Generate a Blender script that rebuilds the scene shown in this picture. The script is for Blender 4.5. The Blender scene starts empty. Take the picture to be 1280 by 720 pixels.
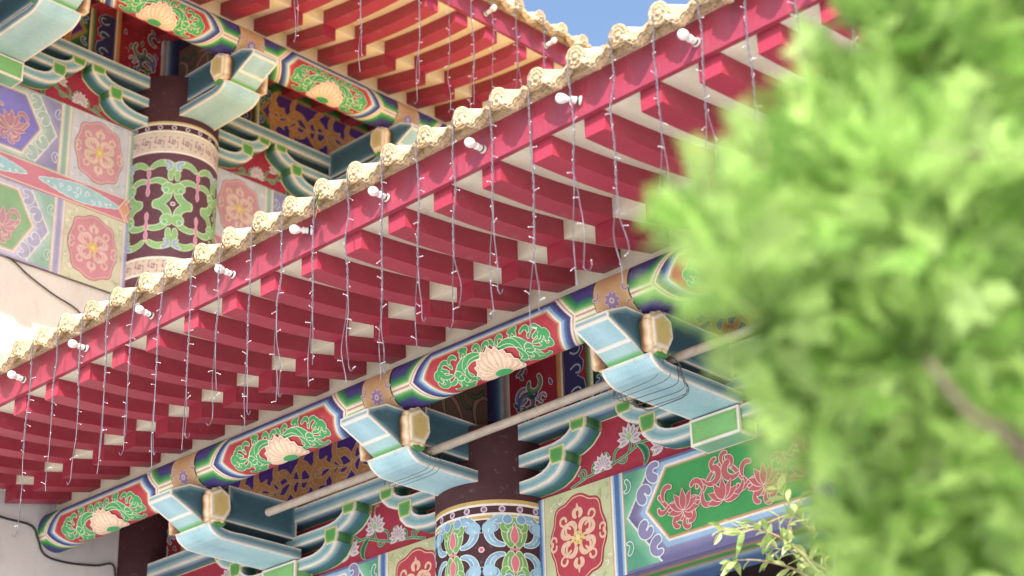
import bpy, math, random
import numpy as np
from mathutils import Vector, Matrix
from mathutils.geometry import tessellate_polygon
random.seed(7); rng = np.random.default_rng(11)
PI = math.pi
S = bpy.context.scene
COL = S.collection

# ---------------------------------------------------------------- helpers
def lin(c):
    c = np.asarray(c, float)/255.0
    return np.where(c <= .04045, c/12.92, ((c+.055)/1.055)**2.4)
def H(r, g, b, k=1.0):
    c = lin((r, g, b)); l = c@np.array([.3, .59, .11]); return (c*.88+l*.12)*k

CREAM = H(232, 222, 210); WHITE = H(232, 230, 226); ORANGE = H(190, 140, 92); YEL = H(222, 190, 110)
RED = H(172, 38, 62); DRED = H(140, 26, 48); GREEN = H(52, 150, 84); DGREEN = H(30, 96, 62); LGREEN = H(140, 190, 120)
BLUE = H(70, 104, 158); LBLUE = H(138, 178, 210); NAVY = H(50, 50, 108); PURPLE = H(82, 50, 150); LAV = H(132, 128, 168)
TEAL = H(92, 138, 150); LTEAL = H(158, 196, 198); DTEAL = H(48, 92, 104); MAROON = H(74, 34, 40); PINK = H(214, 120, 136)
MINT = H(120, 186, 150); BEIGEG = H(186, 190, 142); GOLD = H(178, 128, 62); TAN = H(196, 160, 104)

def mix(a, b, t): return np.asarray(a)*(1-t)+np.asarray(b)*t
def ramp(x, stops):
    """piecewise linear colour ramp; x ndarray, stops [(pos, colour)...]"""
    xs = [s[0] for s in stops]; cs = np.array([s[1] for s in stops])
    return np.stack([np.interp(x, xs, cs[:, i]) for i in range(3)], -1)

class MB:
    def __init__(s): s.v = []; s.f = []; s.c = []; s.sm = []; s.n = 0
    def face(s, pts, col, smooth=False):
        k = len(pts); s.v.extend([tuple(p) for p in pts])
        c = np.asarray(col, float)
        if c.ndim == 1: c = np.tile(c, (k, 1))
        s.c.extend(c.tolist()); s.f.append(tuple(range(s.n, s.n+k))); s.sm.append(smooth); s.n += k
    def grid(s, P, C, smooth=True, closed=False):
        P = np.asarray(P, float); n, m = P.shape[:2]
        C = np.broadcast_to(np.asarray(C, float), P.shape)
        s.v.extend(map(tuple, P.reshape(-1, 3).tolist())); s.c.extend(C.reshape(-1, 3).tolist())
        idx = np.arange(n*m).reshape(n, m)+s.n
        if closed: idx = np.concatenate([idx, idx[:1]], 0)
        q = np.stack([idx[:-1, :-1], idx[1:, :-1], idx[1:, 1:], idx[:-1, 1:]], -1).reshape(-1, 4)
        s.f.extend(map(tuple, q.tolist())); s.sm.extend([smooth]*len(q)); s.n += n*m
    def box(s, x0, x1, y0, y1, z0, z1, col=WHITE):
        a = [(x0,y0,z0),(x1,y0,z0),(x1,y1,z0),(x0,y1,z0),(x0,y0,z1),(x1,y0,z1),(x1,y1,z1),(x0,y1,z1)]
        for q in ((0,3,2,1),(4,5,6,7),(0,1,5,4),(1,2,6,5),(2,3,7,6),(3,0,4,7)): s.face([a[i] for i in q], col)
    def prism(s, prof, x0, x1, col=WHITE):
        """profile of (y,z) points extruded along x"""
        n = len(prof)
        A = [(x0, p[0], p[1]) for p in prof]; B = [(x1, p[0], p[1]) for p in prof]
        s.face(A[::-1], col); s.face(B, col)
        for i in range(n):
            j = (i+1) % n; s.face([A[i], A[j], B[j], B[i]], col)
    def tube(s, pts, r, col=WHITE, seg=6, caps=True):
        pts = np.asarray(pts, float); n = len(pts)
        r = np.broadcast_to(np.asarray(r, float), (n,))
        t = np.gradient(pts, axis=0); t /= np.linalg.norm(t, axis=1)[:, None]+1e-12
        a = np.array([0, 0, 1.0]) if abs(t[0, 2]) < .8 else np.array([1.0, 0, 0])
        rows = []
        for i in range(n):
            u = np.cross(t[i], a); u /= np.linalg.norm(u)+1e-12; w = np.cross(u, t[i]); a = w
            an = np.arange(seg)*2*PI/seg
            rows.append(pts[i]+r[i]*(np.cos(an)[:, None]*u+np.sin(an)[:, None]*w))
        P = np.array(rows).transpose(1, 0, 2)
        C = np.asarray(col, float)
        if C.ndim == 2: C = C[None]
        s.grid(P, C, True, closed=True)
        if caps:
            c0 = col if np.asarray(col).ndim == 1 else col[0]
            c1 = col if np.asarray(col).ndim == 1 else col[-1]
            s.face(list(P[::-1, 0]), c0); s.face(list(P[:, -1]), c1)
    def lathe(s, prof, origin, axis, col=WHITE, seg=16):
        """prof (r, h) along axis"""
        ax = np.asarray(axis, float); ax /= np.linalg.norm(ax)
        a = np.array([0, 0, 1.0]) if abs(ax[2]) < .8 else np.array([1.0, 0, 0])
        u = np.cross(ax, a); u /= np.linalg.norm(u); w = np.cross(ax, u)
        an = np.arange(seg)*2*PI/seg; d = np.cos(an)[:, None]*u+np.sin(an)[:, None]*w
        P = np.array([[np.asarray(origin)+ax*h+r*d[k] for (r, h) in prof] for k in range(seg)])
        C = np.asarray(col, float)
        s.grid(P, C[None] if C.ndim == 2 else C, True, closed=True)
    def sphere(s, c, r, col=WHITE, seg=12, rings=8, sc=(1, 1, 1)):
        th = np.linspace(0.001, PI-.001, rings); prof = [(math.sin(t), -math.cos(t)) for t in th]
        an = np.arange(seg)*2*PI/seg
        P = np.array([[np.array([pr*math.cos(a)*sc[0], pr*math.sin(a)*sc[1], ph*sc[2]])*r+np.asarray(c) for pr, ph in prof] for a in an])
        s.grid(P, col, True, closed=True)
    def build(s, name, mat, parent=None):
        me = bpy.data.meshes.new(name)
        nf = len(s.f); sizes = np.fromiter((len(f) for f in s.f), np.int32, nf)
        loops = np.fromiter((i for f in s.f for i in f), np.int32, int(sizes.sum()))
        me.vertices.add(len(s.v)); me.vertices.foreach_set('co', np.asarray(s.v, np.float32).ravel())
        me.loops.add(len(loops)); me.loops.foreach_set('vertex_index', loops)
        me.polygons.add(nf); st = np.zeros(nf, np.int32); st[1:] = np.cumsum(sizes)[:-1]
        me.polygons.foreach_set('loop_start', st)
        me.update(calc_edges=True)
        me.polygons.foreach_set('use_smooth', np.asarray(s.sm, bool))
        ca = me.color_attributes.new('Col', 'FLOAT_COLOR', 'POINT')
        c = np.ones((len(s.v), 4), np.float32); c[:, :3] = np.asarray(s.c, np.float32)
        ca.data.foreach_set('color', c.ravel())
        me.materials.append(mat); me.update()
        o = bpy.data.objects.new(name, me); COL.objects.link(o)
        if parent is not None: o.parent = parent
        return o

def empty(name, loc=(0, 0, 0), rz=0):
    o = bpy.data.objects.new(name, None); COL.objects.link(o); o.location = loc; o.rotation_euler = (0, 0, rz); o.empty_display_size = .2
    return o
def tag(o, label=None, cat=None, group=None, kind=None):
    if label: o['label'] = label
    if cat: o['category'] = cat
    if group: o['group'] = group
    if kind: o['kind'] = kind
    return o
def dup(o, parent, loc=None, name=None):
    c = o.copy(); COL.objects.link(c); c.parent = parent
    if loc is not None: c.location = loc
    for ch in list(o.children):
        d = ch.copy(); COL.objects.link(d); d.parent = c
    return c

# ---------------------------------------------------------------- materials
def nodes(name):
    m = bpy.data.materials.new(name); m.use_nodes = True; nt = m.node_tree; b = nt.nodes['Principled BSDF']; return m, nt, b
def noise(nt, scale, detail=4, coord='Object', stretch=(1, 1, 1), rough=.6):
    tc = nt.nodes.new('ShaderNodeTexCoord'); mp = nt.nodes.new('ShaderNodeMapping'); mp.inputs['Scale'].default_value = stretch
    n = nt.nodes.new('ShaderNodeTexNoise'); n.inputs['Scale'].default_value = scale; n.inputs['Detail'].default_value = detail; n.inputs['Roughness'].default_value = rough
    nt.links.new(tc.outputs[coord], mp.inputs[0]); nt.links.new(mp.outputs[0], n.inputs['Vector']); return n
def cramp(nt, src, stops):
    r = nt.nodes.new('ShaderNodeValToRGB'); nt.links.new(src, r.inputs[0]); e = r.color_ramp.elements
    while len(e) < len(stops): e.new(.5)
    for el, (p, c) in zip(e, stops):
        el.position = p; el.color = (*c, 1) if len(c) == 3 else c
    return r
def mul(nt, a, b, fac=1.0, mode='MULTIPLY'):
    m = nt.nodes.new('ShaderNodeMix'); m.data_type = 'RGBA'; m.blend_type = mode; m.inputs[0].default_value = fac
    for i, x in ((6, a), (7, b)):
        if isinstance(x, tuple): m.inputs[i].default_value = (*x, 1)
        else: nt.links.new(x, m.inputs[i])
    return m.outputs[2]
def bump(nt, b, src, strength, dist=.01):
    bp = nt.nodes.new('ShaderNodeBump'); bp.inputs['Strength'].default_value = strength; bp.inputs['Distance'].default_value = dist
    nt.links.new(src, bp.inputs['Height']); nt.links.new(bp.outputs[0], b.inputs['Normal'])

def mat_paint():
    m, nt, b = nodes('painted_ornament')
    at = nt.nodes.new('ShaderNodeAttribute'); at.attribute_name = 'Col'
    n1 = noise(nt, 9, 5); r1 = cramp(nt, n1.outputs[0], [(.25, (.84, .83, .82)), (.6, (1, 1, 1)), (.85, (1.0, .99, .97))])
    n2 = noise(nt, 160, 3); r2 = cramp(nt, n2.outputs[0], [(.3, (.9, .9, .9)), (.7, (1.06, 1.06, 1.06))])
    c = mul(nt, at.outputs['Color'], r1.outputs[0]); c = mul(nt, c, r2.outputs[0])
    n3 = noise(nt, 34, 6); r3 = cramp(nt, n3.outputs[0], [(.60, (0, 0, 0)), (.72, (1, 1, 1))])
    mx = nt.nodes.new('ShaderNodeMix'); mx.data_type = 'RGBA'; nt.links.new(c, mx.inputs[6]); mx.inputs[7].default_value = (.22, .19, .17, 1)
    ml = nt.nodes.new('ShaderNodeMath'); ml.operation = 'MULTIPLY'; ml.inputs[1].default_value = .34; nt.links.new(r3.outputs[0], ml.inputs[0]); nt.links.new(ml.outputs[0], mx.inputs[0])
    nt.links.new(mx.outputs[2], b.inputs['Base Color']); b.inputs['Roughness'].default_value = .62; b.inputs['Specular IOR Level'].default_value = .35
    bump(nt, b, n2.outputs[0], .25, .003); return m
def mat_flat(name, col, rough=.55, var=.14, scale=6, dirt=None, stretch=(1, 1, 1), spec=.5, bumpy=.1, fine=90, dirt_pos=(.6, .72), dirt_amt=.5):
    m, nt, b = nodes(name)
    n1 = noise(nt, scale, 5, stretch=stretch); r1 = cramp(nt, n1.outputs[0], [(.25, (1-var*1.6,)*3), (.5, (1, 1, 1)), (.8, (1+var,)*3)])
    n2 = noise(nt, fine, 4); r2 = cramp(nt, n2.outputs[0], [(.3, (.93,)*3), (.7, (1.04,)*3)])
    c = mul(nt, tuple(float(x) for x in col), r1.outputs[0]); c = mul(nt, c, r2.outputs[0])
    if dirt is not None:
        n3 = noise(nt, scale*3.1, 7, stretch=stretch); r3 = cramp(nt, n3.outputs[0], [(dirt_pos[0], (0, 0, 0)), (dirt_pos[1], (dirt_amt,)*3)])
        mx = nt.nodes.new('ShaderNodeMix'); mx.data_type = 'RGBA'; nt.links.new(r3.outputs[0], mx.inputs[0]); nt.links.new(c, mx.inputs[6]); mx.inputs[7].default_value = (*[float(x) for x in dirt], 1); c = mx.outputs[2]
    oi = nt.nodes.new('ShaderNodeObjectInfo'); ro_ = cramp(nt, oi.outputs['Random'], [(0, (1-var*.7,)*3), (1, (1+var*.5,)*3)]); c = mul(nt, c, ro_.outputs[0])
    nt.links.new(c, b.inputs['Base Color']); b.inputs['Roughness'].default_value = rough; b.inputs['Specular IOR Level'].default_value = spec
    bump(nt, b, n2.outputs[0], bumpy, .004); return m
M_paint = mat_paint()
M_red = mat_flat('red_rafter_paint', H(160, 33, 60), .40, .14, 5, dirt=H(170, 84, 100), stretch=(1, 1, 1))
M_fascia = mat_flat('red_fascia_paint', H(148, 33, 60), .38, .10, 7, dirt=H(214, 110, 130), stretch=(3, 3, .35), dirt_pos=(.58, .85), dirt_amt=.25, spec=.9)
M_pale = mat_flat('pale_ceiling_paint', H(216, 206, 182), .75, .07, 5, dirt=H(160, 148, 124), dirt_pos=(.62, .85))
M_pale_bounce = mat_flat('pale_paint_warm_bounce', H(226, 213, 182), .7, .07, 5, dirt=H(176, 150, 108), dirt_pos=(.62, .85))  # same pale paint for the hall, warm bounce light mixed into its colour
M_plaster = mat_flat('pale_plaster', H(210, 206, 203), .85, .08, 2.2, dirt=H(160, 148, 140), stretch=(1.4, 1.4, .5), dirt_pos=(.52, .85), dirt_amt=.5)
M_brown = mat_flat('brown_lacquer', H(72, 34, 40), .45, .10, 4)
M_tan = mat_flat('tan_glazed_clay', H(202, 176, 132), .5, .34, 34, dirt=H(70, 56, 48), bumpy=.9, fine=170, dirt_pos=(.53, .62), dirt_amt=.8)
M_tile = mat_flat('yellow_glazed_tile', H(232, 218, 186), .32, .14, 12, dirt=H(150, 120, 84), bumpy=.2)
M_roof = mat_flat('yellow_glazed_roof', H(224, 190, 122), .4, .2, 6, dirt=H(120, 96, 70))
M_pole = mat_flat('beige_steel_pipe', H(166, 152, 136), .45, .16, 18, dirt=H(120, 98, 80), dirt_amt=.6)
M_wire = mat_flat('grey_plastic_wire', H(88, 84, 94), .35, .1, 60)
M_black = mat_flat('black_cable', H(40, 38, 40), .5, .1, 30)
M_dwire = mat_flat('dark_tie_wire', H(88, 84, 86), .5, .1, 30)
M_bulb = mat_flat('white_opal_glass', H(216, 210, 202), .15, .02, 8, bumpy=0)
M_led = mat_flat('clear_led_plastic', H(226, 222, 230), .15, .05, 8, bumpy=0)
M_dark = mat_flat('dark_interior_shade', H(52, 40, 40), .6, .2, 8)  # dark tone holds the shade of the interior behind the opening
M_ground = mat_flat('courtyard_paving', H(202, 199, 196), .8, .12, 1.2, dirt=H(120, 112, 104))

# ---------------------------------------------------------------- world, sun, camera
LD = Vector((-.82, 1.0, -1.0)).normalized()          # direction the sunlight travels
elev = math.asin(-LD.z); az_to = math.atan2(-LD.x, -LD.y)   # towards the sun, clockwise from +Y
w = bpy.data.worlds.new('World'); S.world = w; w.use_nodes = True; nt = w.node_tree
sky = nt.nodes.new('ShaderNodeTexSky'); sky.sky_type = 'NISHITA'; sky.sun_disc = False
sky.sun_elevation = elev; sky.sun_rotation = az_to; sky.air_density = 1.0; sky.dust_density = 2.4; sky.ozone_density = 1.5
nt.links.new(sky.outputs[0], nt.nodes['Background'].inputs[0]); nt.nodes['Background'].inputs[1].default_value = .122
sl = bpy.data.lights.new('sun', 'SUN'); sl.energy = 3.5; sl.angle = math.radians(.53); sl.color = (1, .972, .935)
so = bpy.data.objects.new('sun', sl); COL.objects.link(so); so.rotation_euler = LD.to_track_quat('-Z', 'Y').to_euler()

yaw, pitch, roll, fpx = -0.75986213, 0.43914371, -0.02714187, 2522.0857
cy, sy, cp, sp, cr, sr = math.cos(yaw), math.sin(yaw), math.cos(pitch), math.sin(pitch), math.cos(roll), math.sin(roll)
fw = Vector((sy*cp, cy*cp, sp)); rt = Vector((cy, -sy, 0)); up = rt.cross(fw)
r2 = rt*cr+up*sr; u2 = -rt*sr+up*cr
cam = bpy.data.cameras.new('camera'); co = bpy.data.objects.new('camera', cam); COL.objects.link(co)
co.matrix_world = Matrix(((r2.x, u2.x, -fw.x, 0), (r2.y, u2.y, -fw.y, 0), (r2.z, u2.z, -fw.z, 1.6), (0, 0, 0, 1)))
cam.sensor_width = 36; cam.lens = 36*fpx/1280; cam.clip_end = 2000; cam.clip_start = .05
cam.dof.use_dof = True; cam.dof.focus_distance = 8.7; cam.dof.aperture_fstop = cam.lens/1000/.028; cam.dof.aperture_blades = 0
S.camera = co
S.view_settings.view_transform = 'Standard'; S.view_settings.look = 'None'; S.view_settings.gamma = 1; S.view_settings.use_curve_mapping = False
S.view_settings.exposure = 1.22
S.cycles.max_bounces = 8; S.cycles.diffuse_bounces = 6; S.cycles.use_denoising = True
def campt(px, py, depth):      # a real point in front of the viewer, used to measure the garden plants
    d = fw+r2*((px-640)/fpx)-u2*((py-360)/fpx); return np.array(Vector((0, 0, 1.6))+d*depth)

# ---------------------------------------------------------------- brush: shapes painted in slight relief on a panel
class Brush:
    def __init__(s, mb, M, base=.0015): s.mb = mb; s.M = M; s.h = base; s.step = .0004; s.k = 0; s.auto = 0.0; s.acc = 0.0
    def nxt(s): s.k = (s.k+3) % 7; s.acc += s.auto; return s.k*.00003+s.acc
    def P(s, pts, h): return [s.M(p[0], p[1], h) for p in pts]
    def stroke(s, pts, w, col, out=None, ow=.0035, h=0, col2=None, cap=True):
        pts = np.asarray(pts, float); n = len(pts); w = np.broadcast_to(np.asarray(w, float), (n,))*.5
        t = np.gradient(pts, axis=0); t /= np.linalg.norm(t, axis=1)[:, None]+1e-9; nrm = np.stack([-t[:, 1], t[:, 0]], 1)
        def lay(ww, c, hh, ext):
            q = pts.copy()
            if ext: q[0] = q[0]-t[0]*ext; q[-1] = q[-1]+t[-1]*ext
            A = q+nrm*ww[:, None]; B = q-nrm*ww[:, None]
            rp = np.linspace(0, .00016, n)
            rowsA = [s.M(a[0], a[1], hh+z) for a, z in zip(A, rp)]; rowsB = [s.M(b[0], b[1], hh+z) for b, z in zip(B, rp)]
            cc = np.array([c, c]) if np.asarray(c).ndim == 1 else c
            s.mb.grid(np.array([rowsA, rowsB]), np.stack([np.tile(cc[0], (n, 1)), np.tile(cc[1], (n, 1))]), False)
            if cap:
                for e, ti in ((0, -1), (-1, 1)):
                    if ww[e] > .0015: s.disc(q[e], ww[e], c if np.asarray(c).ndim == 1 else c[0], hh-.00002 if e == 0 else hh+.00018, 8)
        hh = s.h+h*s.step+s.nxt()
        if out is not None: lay(w+ow, out, hh, ow*.4); hh += s.step
        lay(w, col if col2 is None else np.array([col, col2]), hh, 0)
    def disc(s, c, r, col, hh=None, k=12, sx=1, sy=1):
        hh = s.h if hh is None else hh
        an = np.arange(k)*2*PI/k
        s.mb.face([s.M(c[0]+r*sx*math.cos(a), c[1]+r*sy*math.sin(a), hh) for a in an], col)
    def blob(s, pts, col, out=None, ow=.0035, h=0):
        pts = np.asarray(pts, float); c = pts.mean(0); hh = s.h+h*s.step+s.nxt()
        def lay(q, cc, h_):
            tri = tessellate_polygon([[Vector((p[0], p[1], 0)) for p in q]])
            for t in tri: s.mb.face([s.M(q[i][0], q[i][1], h_) for i in t], cc)
        if out is not None:
            t = np.roll(pts, -1, 0)-np.roll(pts, 1, 0); t /= np.linalg.norm(t, axis=1)[:, None]+1e-9
            nrm = np.stack([t[:, 1], -t[:, 0]], 1)
            if ((pts+nrm*1e-3-c)**2).sum() < ((pts-c)**2).sum(): nrm = -nrm
            lay(pts+nrm*ow, out, hh); hh += s.step
        lay(pts, col, hh)
    def petal(s, c, ang, L, W, col, out=None, ow=.003, h=0, tip=None, rnd=False):
        t = np.linspace(0, 1, 7 if not rnd else 11); prof = np.sin(PI*t**.75)*.5*W if not rnd else (np.sin(PI*np.clip(t, 0, 1)**1.5)**.65)*.5*W
        xs = np.concatenate([t*L, (t*L)[-2:0:-1]]); ys = np.concatenate([prof, -prof[-2:0:-1]])
        ca, sa = math.cos(ang), math.sin(ang)
        s.blob(np.stack([c[0]+xs*ca-ys*sa, c[1]+xs*sa+ys*ca], 1), col, out, ow, h)
        if tip is not None: s.stroke([(c[0]+L*.15*ca, c[1]+L*.15*sa), (c[0]+L*.7*ca, c[1]+L*.7*sa)], [W*.08, W*.28], tip, None, h=h+2, cap=False)
def curl(x, y, ang, L, turn, n=14, power=1.6):
    """a stroke that starts straight and curls up; returns points"""
    t = np.linspace(0, 1, n); a = ang+turn*t**power; d = L/(n-1)
    return np.stack([x+np.concatenate([[0], np.cumsum(np.cos(a[:-1])*d)]), y+np.concatenate([[0], np.cumsum(np.sin(a[:-1])*d)])], 1)
def taper(n, a, b, c=None):
    t = np.linspace(0, 1, n)
    return a+(b-a)*t if c is None else a*(1-t)**2+2*b*t*(1-t)+c*t*t
def lotus(B, x, y, k, ang=PI/2, petal=WHITE, tipc=PINK, out=CREAM, heart=LGREEN, n=4, flat=.8, h=0):
    """side view of a lotus: outer petals first, heart last"""
    order = []
    for i in range(n, 0, -1): order += [i, -i]
    for i in order+[0]:
        a = ang+i*flat/n*1.9
        B.petal((x-math.cos(ang)*k*.1, y-math.sin(ang)*k*.1), a, k*(1-.10*abs(i)/n), k*.36, petal, out, .0028, h=h+(n-abs(i)), tip=tipc)
    if heart is not None: B.petal((x-math.cos(ang)*k*.2, y-math.sin(ang)*k*.2), ang, k*.5, k*.42, heart, out, .002, h=h+n+3)
def acanthus(B, x, y, k, ang, sgn, col, out=CREAM, h=0, dark=None):
    """a leafy scroll: main comma with lobes"""
    p = curl(x, y, ang, k*1.5, -sgn*2.6, 16, 1.3); B.stroke(p, taper(16, k*.08, k*.62, k*.2), col, out, h=h)
    q = p[6]; B.stroke(curl(q[0], q[1], ang-sgn*.2, k*.75, sgn*2.3, 11), taper(11, k*.25, k*.2, k*.1), col, out, h=h+1)
    q = p[11]; B.stroke(curl(q[0], q[1], ang-sgn*1.0, k*.6, sgn*2.2, 10), taper(10, k*.22, k*.2, k*.1), col, out, h=h+1)
    q = p[3]; B.stroke(curl(q[0], q[1], ang+sgn*.7, k*.5, sgn*1.8, 9), taper(9, k*.12, k*.14, k*.08), col, out, h=h)
    if dark is not None: B.stroke(p[4:13], taper(9, k*.05, k*.2, k*.05), dark, None, h=h+3, cap=False)
def cloudhead(B, x, y, k, ang, sgn, col, out=CREAM, h=0, col2=None):
    """ruyi cloud curl: fat C with a rolled end"""
    p = curl(x, y, ang, k*2.1, sgn*4.4, 20, 1.25); B.stroke(p, taper(20, k*.45, k*.6, k*.36), col, out, ow=k*.07+.002, h=h, col2=col2)
    B.stroke(curl(x, y, ang+sgn*.3, k*1.1, -sgn*2.8, 12), taper(12, k*.4, k*.34, k*.16), col, out, ow=k*.06+.002, h=h)

def hexd(s, t, pts):
    """signed distance (mitred) to a convex polygon given counter-clockwise"""
    d = np.full(np.broadcast(s, t).shape, -1e9)
    for i in range(len(pts)):
        (x0, y0), (x1, y1) = pts[i], pts[(i+1) % len(pts)]
        L = math.hypot(x1-x0, y1-y0); nx, ny = (y1-y0)/L, -(x1-x0)/L
        d = np.maximum(d, (s-x0)*nx+(t-y0)*ny)
    return d
def inset(poly, k):
    poly = np.asarray(poly, float); n = len(poly); out = []
    area = .5*sum(poly[i][0]*poly[(i+1) % n][1]-poly[(i+1) % n][0]*poly[i][1] for i in range(n)); sg = 1 if area > 0 else -1
    for i in range(n):
        p0, p1, p2 = poly[i-1], poly[i], poly[(i+1) % n]
        d1 = (p1-p0)/(np.linalg.norm(p1-p0)+1e-9); d2 = (p2-p1)/(np.linalg.norm(p2-p1)+1e-9)
        n1 = np.array([-d1[1], d1[0]])*sg; n2 = np.array([-d2[1], d2[0]])*sg
        b = n1+n2; b /= max(np.dot(b, b)/2, .35); out.append(p1+b*k)
    return np.array(out)
def bordered(mb, poly, M, rings):
    """face with painted border: rings = [(inset, colour at that inset)...], last fills the middle"""
    prev = np.asarray(poly, float); pc = rings[0][1]
    for k, c in rings[1:]:
        cur = inset(poly, k); n = len(prev)
        for i in range(n):
            j = (i+1) % n
            mb.face([M(*prev[i]), M(*prev[j]), M(*cur[j]), M(*cur[i])], np.array([pc, pc, c, c]))
        prev, pc = cur, c
    tri = tessellate_polygon([[Vector((p[0], p[1], 0)) for p in prev]])
    for t in tri: mb.face([M(*prev[i]) for i in t], pc)
def rim(mb, curve, u0, u1, stops, M):
    """ribbon along `curve` (list of 2D points), across from u0 to u1, colours by distance fraction 0..1"""
    fr = [s[0] for s in stops]
    P = np.array([[M(u0+(u1-u0)*f, p[0], p[1]) for f in fr] for p in curve]); C = np.array([[s[1] for s in stops]]*len(curve))
    mb.grid(P, C, False)

def haze_wash(p, k, t=lin((200, 198, 206))):  # washes a palette toward pale grey, haze put into the paint colours
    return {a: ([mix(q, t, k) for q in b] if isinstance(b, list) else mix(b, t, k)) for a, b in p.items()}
# ================================================================ the eave module (u along the eave, v outward, z up)
Z_BEAM0, Z_BEAM1 = 4.105, 4.56
TS, RS = .1935, .255        # tile and rafter spacing
def panel(mb, v):      # wall-plane map
    return lambda s, t, h: (s, v+h, t)

def raster(mb, M, s0, s1, t0, t1, fn, res=.004):
    ns = max(2, int((s1-s0)/res)+1); nt_ = max(2, int((t1-t0)/res)+1)
    s = np.linspace(s0, s1, ns); t = np.linspace(t0, t1, nt_); ss, tt = np.meshgrid(s, t, indexing='ij')
    C = fn(ss, tt)
    P = np.array([[M(a, b, 0) for b in t] for a in s]); mb.grid(P, C, False)

PAL_GREEN = dict(field=H(46, 146, 72), line=ORANGE, b1=CREAM, b2=LBLUE, b3=LAV, b4=H(104, 100, 146), zone=MINT, zone2=H(74, 152, 120), cloud=LAV, scroll=H(176, 84, 88), strip=[BLUE, LBLUE, CREAM, ORANGE], ground=BEIGEG, medal=H(176, 48, 66), medalline=H(220, 180, 150))
PAL_VIOLET = dict(field=H(74, 58, 196), line=TAN, b1=CREAM, b2=H(170, 196, 178), b3=H(140, 176, 158), b4=H(128, 164, 150), zone=H(140, 136, 184), zone2=H(104, 104, 172), cloud=H(140, 176, 158), scroll=H(168, 74, 96), strip=[H(112, 160, 138), H(176, 200, 180), CREAM, TAN], ground=H(190, 196, 208), medal=H(198, 108, 124), medalline=H(216, 184, 150))
PAL_SOFT = dict(field=H(78, 164, 66), line=TAN, b1=CREAM, b2=H(186, 184, 214), b3=H(150, 148, 196), b4=H(140, 136, 186), zone=H(150, 196, 190), zone2=H(84, 172, 134), cloud=H(150, 148, 196), scroll=H(176, 92, 110), strip=[H(128, 126, 182), H(178, 176, 212), CREAM, TAN], ground=H(198, 200, 156), medal=H(196, 84, 104), medalline=H(216, 168, 156))

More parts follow.
